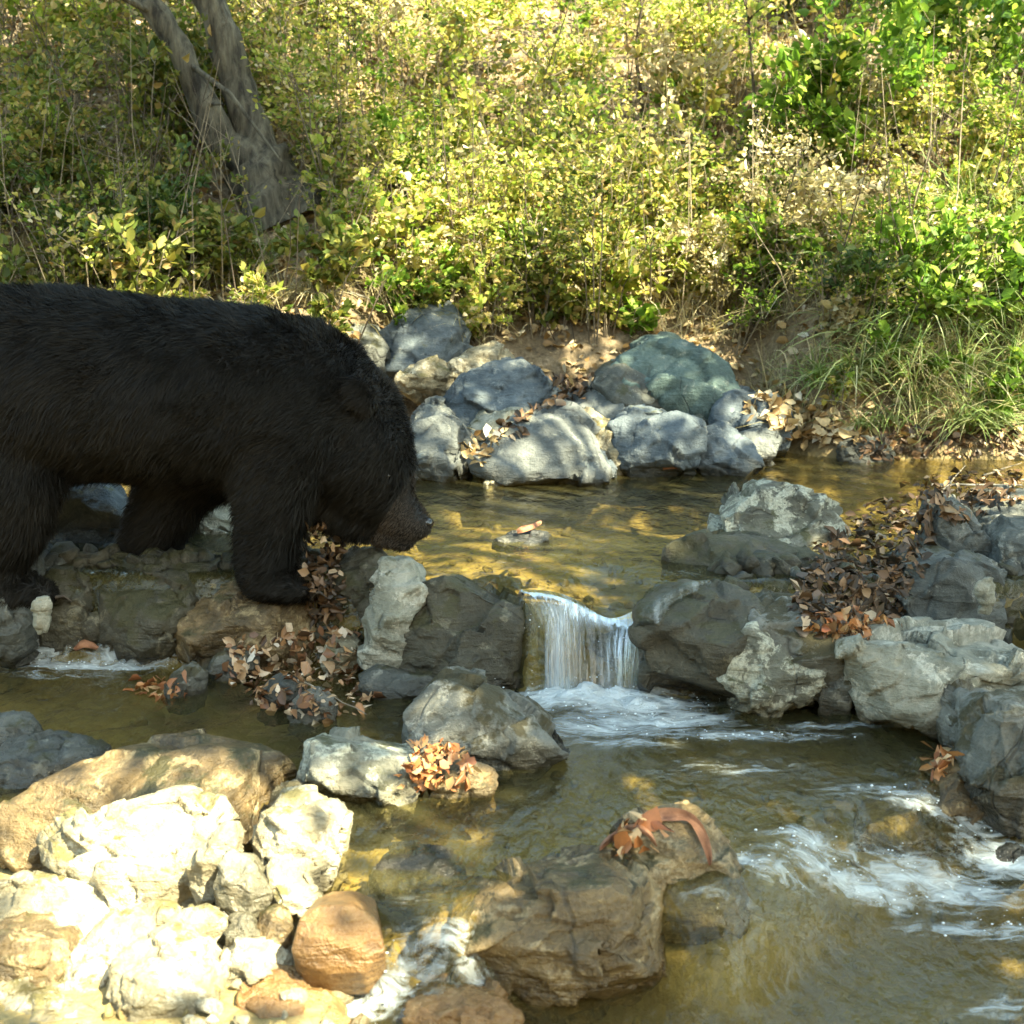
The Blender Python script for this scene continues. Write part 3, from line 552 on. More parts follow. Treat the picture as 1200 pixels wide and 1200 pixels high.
# left foreground
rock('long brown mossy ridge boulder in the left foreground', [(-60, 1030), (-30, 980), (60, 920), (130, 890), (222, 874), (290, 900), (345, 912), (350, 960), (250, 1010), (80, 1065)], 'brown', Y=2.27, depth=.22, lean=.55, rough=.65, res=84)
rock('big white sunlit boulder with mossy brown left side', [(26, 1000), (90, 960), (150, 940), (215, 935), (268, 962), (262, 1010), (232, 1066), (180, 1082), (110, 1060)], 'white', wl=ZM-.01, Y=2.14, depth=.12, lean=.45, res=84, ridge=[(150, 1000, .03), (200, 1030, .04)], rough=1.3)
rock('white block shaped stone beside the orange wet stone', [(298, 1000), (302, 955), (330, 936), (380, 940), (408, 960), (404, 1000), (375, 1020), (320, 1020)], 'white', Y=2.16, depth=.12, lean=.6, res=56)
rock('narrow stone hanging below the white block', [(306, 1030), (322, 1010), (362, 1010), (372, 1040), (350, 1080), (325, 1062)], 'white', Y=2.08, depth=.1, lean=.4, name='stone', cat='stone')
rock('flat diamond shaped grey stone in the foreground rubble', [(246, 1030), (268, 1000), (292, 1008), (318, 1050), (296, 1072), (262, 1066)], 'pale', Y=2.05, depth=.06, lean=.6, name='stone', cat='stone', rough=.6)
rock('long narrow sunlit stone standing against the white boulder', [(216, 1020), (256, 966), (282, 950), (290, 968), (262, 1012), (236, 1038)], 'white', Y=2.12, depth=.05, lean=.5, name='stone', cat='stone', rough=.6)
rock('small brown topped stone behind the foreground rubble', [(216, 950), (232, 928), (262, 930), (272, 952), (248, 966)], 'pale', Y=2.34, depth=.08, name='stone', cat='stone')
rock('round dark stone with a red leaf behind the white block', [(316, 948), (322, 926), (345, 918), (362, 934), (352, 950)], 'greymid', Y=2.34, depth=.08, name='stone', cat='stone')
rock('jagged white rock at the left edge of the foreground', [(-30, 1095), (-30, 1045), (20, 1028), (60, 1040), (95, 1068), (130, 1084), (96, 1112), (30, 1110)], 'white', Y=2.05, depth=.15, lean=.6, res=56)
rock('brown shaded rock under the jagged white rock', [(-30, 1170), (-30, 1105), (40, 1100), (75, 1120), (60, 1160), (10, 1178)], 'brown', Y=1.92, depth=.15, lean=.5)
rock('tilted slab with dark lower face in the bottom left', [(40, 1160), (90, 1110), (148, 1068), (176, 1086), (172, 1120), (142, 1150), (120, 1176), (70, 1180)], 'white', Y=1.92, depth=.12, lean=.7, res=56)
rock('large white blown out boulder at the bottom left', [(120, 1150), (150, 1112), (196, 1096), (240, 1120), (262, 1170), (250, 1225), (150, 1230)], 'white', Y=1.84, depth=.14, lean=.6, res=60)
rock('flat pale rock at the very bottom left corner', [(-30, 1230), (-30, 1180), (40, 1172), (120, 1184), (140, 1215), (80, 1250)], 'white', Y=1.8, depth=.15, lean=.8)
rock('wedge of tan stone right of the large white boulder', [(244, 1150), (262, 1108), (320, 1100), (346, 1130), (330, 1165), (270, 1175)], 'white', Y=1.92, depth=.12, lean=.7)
rock('tan flat stone at the bottom right of the rubble', [(256, 1215), (270, 1170), (330, 1146), (376, 1160), (400, 1200), (330, 1235)], 'wet', Y=1.83, depth=.14, lean=.8)
rock('small triangular white stone below the big white boulder', [(160, 1070), (180, 1058), (214, 1068), (206, 1084), (180, 1092)], 'white', Y=2.03, depth=.05, name='stone', cat='stone', rough=.6)
rock('flat white stone left of the diamond shaped grey stone', [(196, 1090), (210, 1070), (250, 1064), (268, 1080), (238, 1098)], 'white', Y=2.0, depth=.06, name='stone', cat='stone', rough=.6)
rock('small square stone tucked under the diamond shaped stone', [(262, 1096), (268, 1076), (290, 1074), (302, 1092), (284, 1106)], 'pale', Y=1.99, depth=.05, name='stone', cat='stone')
rock('small brown stone left of the round orange stone', [(296, 1108), (300, 1078), (325, 1066), (342, 1084), (335, 1110), (312, 1116)], 'brown', Y=1.99, depth=.07, name='stone', cat='stone')
rock('round wet orange stone glowing in the sun', [(344, 1112), (352, 1080), (375, 1064), (410, 1062), (440, 1082), (447, 1112), (425, 1136), (385, 1138), (355, 1130)], 'wet', Y=1.90, depth=.12, lean=.5, res=60, rough=.35, smooth=8)
# centre foreground
rock('large brown boulder with a sunlit stripe, front centre', [(500, 1145), (525, 1090), (580, 1048), (640, 1028), (715, 1024), (765, 1038), (795, 1075), (800, 1112), (775, 1140), (700, 1168), (620, 1178), (550, 1160)], 'wetbrown', wl=ZL, depth=.22, lean=.45, res=96, ridge=[(690, 1030, .04), (700, 1120, .07), (600, 1090, .05), (780, 1090, .02)])
rock('olive wet boulder behind the front centre boulder, under a dry leaf', [(716, 1010), (745, 975), (780, 958), (820, 968), (850, 1005), (885, 1062), (870, 1086), (800, 1096), (740, 1060)], 'wetbrown', wl=ZL+.04, depth=.2, lean=.6, res=70)
rock('wet knob of rock in the small spill left of the front boulder', [(486, 1130), (492, 1095), (518, 1072), (545, 1085), (552, 1120), (520, 1145)], 'wetbrown', wl=ZL, depth=.1, lean=.5, name='stone', cat='stone', rough=.6)
rock('submerged green mossy stone in the middle pool', [(430, 1040), (450, 1012), (500, 1002), (545, 1012), (550, 1038), (490, 1052)], 'dark', wl=ZM-.035, depth=.12, lean=1.0, name='stone', cat='stone')
rock('low tan rock at the bottom edge below the front boulder', [(462, 1215), (478, 1180), (520, 1162), (580, 1164), (606, 1190), (600, 1225), (520, 1240)], 'wet', wl=ZL-.02, depth=.14, lean=.8)
rock('dark pebble half out of the foam at the lower right edge', [(1160, 1015), (1168, 996), (1195, 990), (1212, 1006), (1200, 1022)], 'shade', wl=ZL, depth=.05, name='stone', cat='stone')

rock('grey boulder just beyond the right edge, next in line after the mossy one', [(1255, 800), (1280, 720), (1340, 690), (1410, 720), (1440, 800), (1400, 850), (1300, 850)], 'pale', wl=ZM, depth=.4, lean=.5)
rock('dark boulder beyond the right edge behind the line of grey ones', [(1260, 700), (1290, 640), (1360, 625), (1420, 660), (1430, 720), (1340, 740)], 'dark', Y=3.3, depth=.35, lean=.6)
rock('low dark grey boulder farthest out beyond the right edge', [(1420, 830), (1440, 740), (1520, 700), (1610, 730), (1640, 830), (1540, 850)], 'shade', wl=ZM, depth=.4, lean=.5)
# loose gravel filling the gaps of the stone bar and the dam
def gravel(name, n, spots, sizes, m):
    g = Geo(); bm = bmesh.new(); bmesh.ops.create_icosphere(bm, subdivisions=2, radius=1); base = np.array([tuple(v.co) for v in bm.verts]); fc = [[v.index for v in f.verts] for f in bm.faces]; bm.free()
    fc = np.array(fc); Vs = []; Fs = []; k = 0
    for i in range(n):
        x, y, z = spots(i); s = RNG.uniform(*sizes); sc = RNG.uniform(.5, 1.0, 3)*s; b = base*sc
        for q in range(8):
            dv = rnd_dirs(1)[0]; dd = b@dv; lim = .5*np.abs(dd).max(); b = b - np.outer(np.maximum(dd-lim, 0), dv)
        a = RNG.uniform(0, 6.28); rr = np.array([[math.cos(a), -math.sin(a), 0], [math.sin(a), math.cos(a), 0], [0, 0, 1]])
        Vs.append(b@rr.T + (x, y, z+.2*s)); Fs.append(fc+k); k += len(b)
    o = link(name, npmesh(name, np.concatenate(Vs), np.concatenate(Fs)), M[m], smooth=False); tag(o, kind='stuff'); return o
def bar_spot(i):
    px, py = RNG.uniform(-40, 430), RNG.uniform(930, 1230); v = T(px, py); return v.x, v.y, v.z
def dam_spot(i):
    px = RNG.choice([RNG.uniform(-60, 430), RNG.uniform(860, 1240)]); x_ = P(px, 700, LIP1+.15).x; v = Vector((x_, float(lipf(x_))+RNG.uniform(-.03, .16), 0)); return v.x, v.y, float(H(v.x, v.y))
def bed_spot(i):
    x, y = RNG.uniform(-1.6, 1.9), RNG.uniform(1.7, 4.8); return x, y, float(H(x, y))
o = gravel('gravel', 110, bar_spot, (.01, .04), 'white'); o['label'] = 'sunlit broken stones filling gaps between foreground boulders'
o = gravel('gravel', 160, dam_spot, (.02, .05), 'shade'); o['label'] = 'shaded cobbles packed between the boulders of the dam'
def face_spot(i):
    px = RNG.choice([RNG.uniform(-80, 430), RNG.uniform(-80, 430), RNG.uniform(850, 1240)]); x = P(px, 720, LIP1+.15).x; t = RNG.random(); y = float(lipf(x))-.06+.21*t
    return x, y, ZM+.02+(ZU-ZM-.03)*min(1, t*1.5)
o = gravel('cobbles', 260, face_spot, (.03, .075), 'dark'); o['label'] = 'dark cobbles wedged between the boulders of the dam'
M['bed'] = rock_mat('bed_pebble', (.09, .07, .03), (.20, .155, .06), (.33, .26, .11))
o = gravel('pebbles', 700, bed_spot, (.01, .035), 'bed'); o['label'] = 'brown pebbles lying on the stream bed'

# ------------------------------------------------------------------ bear
def capsules(chains, voxel, smooth):
    bm = bmesh.new()
    for ch in chains:
        for (a, ra), (b, rb) in zip(ch[:-1], ch[1:]):
            n = max(2, int((a-b).length/(min(ra[0], rb[0])*.25)))
            for i in range(n+1):
                t = i/n; p = a.lerp(b, t); r = [ra[k]*(1-t)+rb[k]*t for k in range(3)]
                bmesh.ops.create_icosphere(bm, subdivisions=3, radius=1, matrix=Matrix.Translation(p) @ Matrix.Diagonal((*r, 1)))
    me = bpy.data.meshes.new('c'); bm.to_mesh(me); bm.free(); return remesh(me, voxel, smooth)
BY = 3.38; PX = BY/FPX
def bn(px, py, r, dy=0., wy=1.0, wz=1.0):
    """a node of the bear's body: pixel centre, radius in pixels, sideways offset in metres, width factor"""
    return (P(px, py, BY+dy), (r*PX, r*PX*wy, r*PX*wz))
torso = [bn(-75, 480, 112, 0, 1.0), bn(-10, 456, 120, 0, 1.0), bn(90, 452, 110, 0, 1.1), bn(200, 458, 106, 0, 1.12), bn(300, 468, 106, 0, 1.0), bn(345, 474, 100, 0, .95), bn(392, 498, 82, -.02, .85), bn(418, 530, 64, -.03, .9)]
head = [bn(418, 526, 66, -.03, 1.0), bn(432, 556, 54, -.03, .95), bn(450, 588, 36, -.03, .9), bn(474, 608, 25, -.03, .95), bn(490, 616, 17, -.03, 1.1)]
jaw = [bn(425, 590, 40, -.03, .7), bn(452, 622, 22, -.03, .7), bn(474, 634, 13, -.03, .9)]
chest = [bn(330, 520, 72, 0, .9), bn(375, 560, 52, -.01, .9), bn(415, 590, 42, -.02, .8)]
la = [bn(330, 500, 75, -.12, .6), bn(322, 570, 47, -.13, .85), bn(314, 630, 36, -.13, .95), bn(312, 668, 33, -.13, 1), bn(316, 684, 30, -.13, 1.1, .65), bn(345, 690, 22, -.14, 1.3, .6)]
lb = [bn(275, 500, 70, .10, .6), bn(205, 570, 46, .12, .85), bn(180, 625, 38, .12, .95), bn(172, 668, 33, .12, 1), bn(178, 690, 30, .12, 1.1, .65), bn(205, 698, 22, .11, 1.3, .6)]
ha = [bn(-30, 500, 95, -.12, .6), bn(10, 560, 62, -.14, .8), bn(15, 610, 44, -.14, .9), bn(-8, 655, 34, -.14, .9), bn(10, 690, 28, -.14, 1.1, .7), bn(45, 694, 20, -.14, 1.4, .6)]
hb = [bn(-90, 500, 90, .13, .6), bn(-110, 570, 58, .14, .8), bn(-130, 630, 42, .14, .9), bn(-140, 680, 32, .14, 1), bn(-105, 695, 22, .14, 1.2, .6)]
tail = [bn(-175, 420, 22, 0, 1), bn(-190, 440, 14, 0, 1)]
def ear(dy, px=402, py=462): return [bn(px, py, 17, dy, .5), bn(px-3, py-12, 15, dy, .45)]
toes = []
for (ex, ey, dy) in ((345, 690, -.14), (205, 698, .11), (45, 694, -.14)):
    for k in range(5): toes.append([bn(ex-6, ey-2, 12, dy+(k-2)*.018, .8), bn(ex+14-abs(k-2)*2, ey+4, 9, dy+(k-2)*.019, .8, .9)])
bear = empty('bear', P(150, 700, BY)); tag(bear, 'black bear walking right across the stones, head lowered to the water', 'bear')
def fur_mat(name, a, b):
    m, nt, out = newmat(name); g = nd(nt, 'ShaderNodeNewGeometry')
    n = noise_n(nt, g.outputs['Position'], 9, 3, .6); f = mathn(nt, 'ADD', mathn(nt, 'MULTIPLY', n, .6), mathn(nt, 'MULTIPLY', g.outputs['Random Per Island'], .4))
    col = ramp(nt, f, [(.3, a), (.7, b)]); p = nd(nt, 'ShaderNodeBsdfPrincipled'); nt.links.new(col, p.inputs['Base Color']); p.inputs['Roughness'].default_value = .55
    p.inputs['Specular IOR Level'].default_value = .15; nt.links.new(p.outputs[0], out.inputs[0]); return m
M['fur'] = fur_mat('black_fur', (.0022, .002, .0015), (.009, .0072, .0045))
M['skin'] = fur_mat('black_skin', (.008, .008, .008), (.016, .015, .014)); M['muzzle'] = fur_mat('brown_muzzle_fur', (.025, .019, .014), (.065, .05, .038))
M['eye'] = plain_mat('eye', (.01, .008, .006), (.02, .012, .008), 5, .08, 0)
body_me = capsules([torso, head, jaw, chest, la, lb, ha, hb, tail]+toes, .010, 5)
body = link('body', body_me, M['skin'], bear)
EARS = []
for dy in (-.150, .10):
    EARS.append(capsules([ear(dy, 424 if dy < 0 else 428, 468 if dy < 0 else 456)], .006, 3)); link('ear', EARS[-1], M['skin'], bear)
link('nose', capsules([[bn(496, 612, 10, -.03, 1.4), bn(501, 613, 8, -.03, 1.4)]], .003, 2), M['eye'], bear)
link('eye', capsules([[bn(452, 558, 5, -.125, .8), bn(453, 558, 5, -.125, .8)]], .002, 2), M['eye'], bear)
for leg_end in ((345, 694, -.14), (205, 702, .11), (45, 698, -.14)):
    for k in range(5):
        b = P(leg_end[0]+20, leg_end[1]+2, BY+leg_end[2]+(k-2)*.017); cg = Geo(); cg.tube([b, b+Vector((.022, 0, .004)), b+Vector((.04, 0, -.012))], [.005, .004, .001], 5); link('claw', cg.mesh(), M['darktwig'], bear)
# coat: many short tapered hairs lying along the body
def coat(me, n, parent):
    me.calc_loop_triangles(); nt_ = len(me.loop_triangles); tri = np.empty(nt_*3, np.int32); me.loop_triangles.foreach_get('vertices', tri); tri = tri.reshape(-1, 3)
    co = np.empty(len(me.vertices)*3, np.float32); me.vertices.foreach_get('co', co); co = co.reshape(-1, 3).astype(float)
    no = np.empty(len(me.vertices)*3, np.float32); me.vertices.foreach_get('normal', no); no = no.reshape(-1, 3).astype(float)
    a, b, c = co[tri[:, 0]], co[tri[:, 1]], co[tri[:, 2]]; ar = np.linalg.norm(np.cross(b-a, c-a), axis=1); pr = ar/ar.sum()
    t = RNG.choice(nt_, n, p=pr); u, v = RNG.random(n), RNG.random(n); f = u+v > 1; u[f] = 1-u[f]; v[f] = 1-v[f]
    p = a[t]+(b[t]-a[t])*u[:, None]+(c[t]-a[t])*v[:, None]; nn = no[tri[t, 0]]
    fl = np.tile(np.array([-.75, 0, -.55]), (n, 1)) + .35*np.stack([fbm(p[:, 0], p[:, 2], 9, 2, 1), fbm(p[:, 0], p[:, 2], 9, 2, 7), fbm(p[:, 0], p[:, 2], 9, 2, 4)], 1)*2
    fl -= nn*np.sum(fl*nn, 1, keepdims=True)
    hx = P(440, 600, BY).x; mz = (p[:, 0]*1.0 - .6*(p[:, 2]-P(462, 585, BY).z) > P(462, 585, BY).x) 
    ln = np.where(mz, .008, np.where(p[:, 0] > hx-.03, .018, .028))*RNG.uniform(.6, 1.3, n)
    ln = np.where((p[:, 2] < P(0, 640, BY).z), .5*ln+.006, ln)
    cl_ = fbm(p[:, 0]+p[:, 1], p[:, 2], 22, 3, 17); ln = ln*(1+.9*cl_); fl = fl + .5*np.stack([cl_*0, cl_, fbm(p[:, 0]-p[:, 1], p[:, 2], 26, 2, 18)], 1)
    d = nn*RNG.uniform(.25, .75, n)[:, None] + fl*.9 + RNG.normal(0, .2, (n, 3)); d /= np.linalg.norm(d, axis=1, keepdims=True)
    side = np.cross(d, nn + RNG.normal(0, .3, (n, 3))); side /= np.linalg.norm(side, axis=1, keepdims=True)+1e-9
    wd = .0008; mid = p + d*ln[:, None]*.5; end = p + (d*.85 + fl*.25 + np.array([0, 0, -.12]))*ln[:, None]
    V = np.stack([p-side*wd, p+side*wd, mid+side*wd*.8, mid-side*wd*.8, end+side*wd*.15, end-side*wd*.15], 1).reshape(-1, 3)
    F = (np.array([[0, 1, 2, 3], [3, 2, 4, 5]])[None] + (np.arange(n)*6)[:, None, None])
    return V, F, mz
V, F, mz = coat(body_me, 330000, bear)
def sub(V, F, keep): 
    V = V.reshape(-1, 6, 3)[keep].reshape(-1, 3); n = int(keep.sum()); return npmesh('fur', V, (np.array([[0, 1, 2, 3], [3, 2, 4, 5]])[None]+(np.arange(n)*6)[:, None, None]).reshape(-1, 4))
o = link('fur', sub(V, F, ~mz), M['fur'], bear); o['kind'] = 'stuff'
for em in EARS:
    v2, f2, z2 = coat(em, 5000, bear); o = link('ear_fur', npmesh('fur', v2, f2.reshape(-1, 4)), M['fur'], bear); o['kind'] = 'stuff'
o = link('muzzle_fur', sub(V, F, mz), M['muzzle'], bear); o['kind'] = 'stuff'; o['label'] = 'short brownish fur of the muzzle'

# ------------------------------------------------------------------ trees on the slope
def wob(a, b, n=8, amp=.04, seed=0):
    rg = random.Random(seed); out = []
    for i in range(n+1):
        t = i/n; out.append(a.lerp(b, t)+Vector((rg.uniform(-1, 1), rg.uniform(-1, 1), rg.uniform(-.3, .3)))*amp*(0 if i in (0, n) else 1))
    return out
def rough_trunk(pts, rad, k=14, amp=.2, seed=0):
    g = Geo(); P2 = []; R2 = []
    for i in range(len(pts)-1):
        for j in range(5): t = j/5; P2.append(pts[i].lerp(pts[i+1], t)); R2.append(rad[i]*(1-t)+rad[i+1]*t)
    P2.append(pts[-1]); R2.append(rad[-1]); g.tube(P2, R2, k); V = g.V[0]
    ctr = np.repeat(np.array([tuple(p) for p in P2]), k, 0); d = V-ctr
    nz = np.array([noise.noise(Vector((v[0]*9, v[1]*9, v[2]*3))+Vector((seed, 0, 0))) + .5*noise.noise(Vector((v[0]*30, v[1]*30, v[2]*8))) for v in V])
    g.V[0] = ctr + d*(1+amp*2*nz[:, None]); return g
tb = T(318, 235); TY = tb.y
tree = empty('forked_tree', tb); tag(tree, 'leaning tree forking into two lichen-grey trunks, upper left', 'tree')
base = [P(335, 262, TY), P(312, 215, TY), P(296, 190, TY)]
lt = [P(306, 200, TY), P(262, 168, TY), P(238, 122, TY), P(214, 60, TY), P(178, 8, TY), P(120, -60, TY+.1), P(40, -170, TY+.2)]
rt = [P(300, 205, TY), P(296, 150, TY+.05), P(275, 95, TY+.1), P(262, 40, TY+.1), P(240, -20, TY+.15), P(215, -120, TY+.2), P(200, -260, TY+.3)]
px6 = TY/FPX
link('trunk', rough_trunk(base, [60*px6, 42*px6, 36*px6], seed=1).mesh(), M['bark'], tree)
link('trunk', rough_trunk(lt, [25*px6, 20*px6, 16*px6, 14*px6, 14*px6, 13*px6, 10*px6], seed=2).mesh(), M['bark'], tree)
link('trunk', rough_trunk(rt, [27*px6, 20*px6, 18*px6, 18*px6, 18*px6, 16*px6, 12*px6], seed=3).mesh(), M['bark'], tree)
g = Geo(); g.tube([P(190, 20, TY), P(150, 0, TY-.1), P(110, -20, TY-.2)], [.02, .015, .01], 6); g.tube([P(235, 122, TY), P(262, 122, TY-.15)], [.012, .006], 5)
g.tube([P(215, 70, TY), P(270, 110, TY-.2), P(330, 190, TY-.3)], [.014, .01, .005], 5); link('branches', g.mesh(), M['bark'], tree)
g = Geo()
cr = P(120, -260, TY+.2)
pp = RNG.normal(0, 1, (5000, 3))*np.array([.9, .8, .5])+np.array(cr); pp = pp[(pp[:, 2] > CZ + .19*pp[:, 1])]
leaves(g, pp, rnd_dirs(len(pp)), rnd_dirs(len(pp), .8), RNG.uniform(.05, .09, len(pp))); link('crown', g.mesh(), M['canopy'], tree)

def sapling(label, pts, r0, m='darktwig', leaf=None, n=60, cat='sapling', name='sapling', Y=None):
    v = T(*pts[0]); Y = Y or v.y; root = empty(name, P(*pts[0], Y)); tag(root, label, cat)
    q = [P(x, y, Y) for x, y in pts]; q[0] = q[0] - Vector((0, 0, .06)); k = len(q); g = Geo()
    g.tube(q, [r0*(1-.75*i/(k-1)) for i in range(k)], 6); tw = []
    for i in range(9):
        t = RNG.uniform(.3, 1)*(k-1); i0 = min(int(t), k-2); b = q[i0].lerp(q[i0+1], t-i0)
        e = b + Vector((RNG.uniform(-.18, .18), RNG.uniform(-.15, .15), RNG.uniform(.03, .18))); g.tube([b, b.lerp(e, .5)+Vector((0, 0, .01)), e], [r0*.35, r0*.22, r0*.1], 4); tw.append((b, e))
    link('stem', g.mesh(), M[m], root)
    if leaf:
        g = Geo(); i = RNG.integers(0, len(tw), n); t = RNG.uniform(.2, 1.05, n)[:, None]
        A = np.array([tuple(a) for a, b in tw])[i]; B = np.array([tuple(b) for a, b in tw])[i]; pp = A*(1-t)+B*t+RNG.normal(0, .012, (n, 3))
        leaves(g, pp, (B-A)+RNG.normal(0, .12, (n, 3)), rnd_dirs(n, 1.2), RNG.uniform(.03, .055, n), 1.3); link('leaves', g.mesh(), M[leaf], root)
    return root
sapling('thin dark crooked sapling standing mid slope at the right', [(884, 285), (890, 230), (893, 170), (885, 125), (880, 60), (872, -30)], .016, leaf='lime', n=90)
sapling('slender dark stem right of the top centre', [(757, 160), (750, 100), (744, 60), (752, 10), (748, -40)], .012, leaf='lime', n=80)
sapling('dead grey sapling bent left above the white leaf patch', [(700, 180), (668, 120), (640, 80), (612, 60)], .014, 'twig')
sapling('tan leaning stem over the middle of the far bank', [(668, 375), (655, 330), (636, 290), (620, 250)], .010, 'twig', 'olive', 60)
sapling('thin upright stem rising behind the green shrub at top right', [(1010, 180), (1000, 110), (995, 40), (990, -30)], .010, 'darktwig', 'green', 70)
sapling('pale dead branch leaning at the right of the forked tree', [(345, 110), (322, 50), (300, 20), (318, 5)], .012, 'twig')
sapling('bare grey twig arching over the rocks behind the bear', [(560, 400), (500, 372), (440, 350), (400, 342)], .007, 'twig')

# ------------------------------------------------------------------ shrubs
def shrub_np(geoL, geoS, base, h, spread, nleaf, lsize, seed, lean=(0, 0), nst=9, width=1.1):
    rg = np.random.default_rng(seed); tips = []
    for s in range(nst):
        a = rg.uniform(0, 6.283); e = np.array(base)+np.array([math.cos(a)*spread*rg.uniform(.2, 1)+lean[0], math.sin(a)*spread*rg.uniform(.2, 1)+lean[1], h*rg.uniform(.5, 1)])
        b = np.array(base)+np.array([math.cos(a), math.sin(a), 0])*spread*.12 - np.array([0, 0, .04]); m = b*.5+e*.5+rg.normal(0, .05*h, 3)+np.array([0, 0, .12*h])
        geoS.tube([b, m, e], [.0045, .0032, .0012], 3)
        for k in range(5):
            t = rg.uniform(.25, 1); p0 = (1-t)**2*b+2*t*(1-t)*m+t*t*e if False else (b+(m-b)*2*t if t < .5 else m+(e-m)*(2*t-1))
            d = rg.normal(0, 1, 3); d[2] = abs(d[2])*.6; d /= np.linalg.norm(d); q = p0+d*h*rg.uniform(.12, .35)
            geoS.tube([p0, q], [.002, .0009], 3); tips.append((p0, q))
    i = rg.integers(0, len(tips), nleaf); t = rg.uniform(.1, 1.1, nleaf)[:, None]
    A = np.array([a for a, b in tips])[i]; B = np.array([b for a, b in tips])[i]
    pp = A*(1-t)+B*t+rg.normal(0, .035*h, (nleaf, 3))
    leaves(geoL, pp, (B-A)*2+rg.normal(0, .6*h*.4, (nleaf, 3)), rnd_dirs(nleaf, .9), rg.uniform(.6, 1.4, nleaf)*lsize, width)
def shrub(label, px, py, h, spread, n, ls, mat, seed, cat='shrub', name='shrub', **k):
    v = T(px, py); root = empty(name, v); tag(root, label, cat); a, b = Geo(), Geo()
    shrub_np(a, b, v, h, spread, n, ls, seed, **k)
    link('foliage', a.mesh(), M[mat], root); link('stems', b.mesh(), M['twig'], root); return root
SH = [('bright green heart-leaved bush high on the right', 1000, 250, .85, .42, 1900, .05, 'green'),
      ('green broad-leaved bush in the top right corner', 1120, 150, .95, .5, 2200, .05, 'green'),
      ('leafy green spray hanging over the dark hollow, mid right', 895, 345, .22, .14, 170, .06, 'green'),
      ('yellow shrub with tiny leaves, right of the forked tree', 420, 210, .7, .4, 2400, .024, 'lime'),
      ('dark green bush below and left of the forked tree', 190, 335, .42, .4, 1300, .035, 'deep'),
      ('low dark fern-like bush behind the bear\'s back', 130, 335, .45, .4, 1500, .03, 'deep'),
      ('shady olive bush at the left edge above the bear', 30, 260, .8, .5, 2200, .028, 'olive'),
      ('dense yellow-green shrub at the top centre', 540, 110, .7, .5, 2600, .028, 'lime'),
      ('thin golden shrub in front of the white leaf patch', 640, 330, .6, .3, 1500, .024, 'lime'),
      ('green bush standing just left of the crooked sapling', 800, 330, .6, .32, 1400, .028, 'olive'),
      ('small pale plant behind the rounded far boulder', 745, 400, .14, .08, 60, .06, 'green'),
      ('airy olive shrub rising over the far outcrop', 700, 395, .75, .35, 1500, .026, 'olive'),
      ('sunlit golden shrub below the bare slope at left centre', 560, 330, .6, .35, 1700, .026, 'lime'),
      ('broad-leaved green plant low on the right bank over the leafy shore', 1060, 455, .22, .16, 260, .045, 'green'),
      ('dark green bush on the right bank above the grass clumps', 1000, 395, .34, .24, 520, .035, 'deep'),
      ('broad-leaved plant at the right edge just above the water', 1165, 490, .26, .18, 300, .045, 'green'),
      ('dark bush at the right edge between the grass clumps', 1180, 395, .36, .25, 560, .04, 'deep'),
      ('yellowish plant beside the waterline grass right of the outcrop', 985, 480, .16, .12, 160, .035, 'lime'),
      ('yellowing bush right of the slender dark stem', 830, 160, .8, .4, 2000, .030, 'lime')]
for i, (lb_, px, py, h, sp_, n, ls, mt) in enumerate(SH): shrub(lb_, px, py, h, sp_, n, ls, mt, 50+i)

# undergrowth: the uncountable tangle of the slope
def in_slope(k):
    out = []
    while len(out) < k:
        px, py = RNG.uniform(-220, 1500), (RNG.uniform(-140, 400) if RNG.random() < .6 else RNG.uniform(230, 415)); v = T(px, py, 4.6, 14)
        if 225 < px < 375 and 190 < py < 335: continue
        if v.y < 13: out.append((px, py, v))
    return out
gl_, gd_, gs_, gg_, gp_ = Geo(), Geo(), Geo(), Geo(), Geo()
for i, (px, py, v) in enumerate(in_slope(470)):
    far = v.y > 5.9; h = RNG.uniform(.25, .75)*(1 if far else .65); left = px < 420
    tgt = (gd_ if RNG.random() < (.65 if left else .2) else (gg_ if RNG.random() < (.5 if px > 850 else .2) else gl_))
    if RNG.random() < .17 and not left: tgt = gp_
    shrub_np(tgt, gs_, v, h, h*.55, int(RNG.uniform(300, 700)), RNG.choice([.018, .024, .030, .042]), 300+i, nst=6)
for nm, g, mt, lb_ in (('undergrowth', gl_, 'lime', 'yellow-green sunlit undergrowth tangled over the slope'), ('undergrowth', gd_, 'olive', 'olive shaded undergrowth on the upper left slope'), ('undergrowth', gg_, 'green', 'fresh green undergrowth mixed through the slope'), ('undergrowth', gp_, 'paleleaf', 'pale undergrowth with the bright sun dapple of the slope put into its leaf colour'), ('brushwood', gs_, 'twig', 'thin dry stems and twigs of the undergrowth')):
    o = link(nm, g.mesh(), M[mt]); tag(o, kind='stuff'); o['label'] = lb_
gw, gk = Geo(), Geo()
for i, (px, py, v) in enumerate(in_slope(330)):
    hh = RNG.uniform(.3, 1.1); top = v+Vector((RNG.normal(0, .16), RNG.normal(0, .12), hh)); md = v.lerp(top, .5)+Vector((RNG.normal(0, .03), RNG.normal(0, .03), 0)); r = RNG.uniform(.0018, .0042)
    tgt = gw if i % 2 else gk; tgt.tube([v-Vector((0, 0, .03)), md, top], [r, r*.75, r*.3], 4)
    for q in range(3):
        p0 = md.lerp(top, RNG.random()); tgt.tube([p0, p0+Vector((RNG.normal(0, .12), RNG.normal(0, .1), RNG.uniform(.05, .2)))], [r*.5, r*.15], 3)
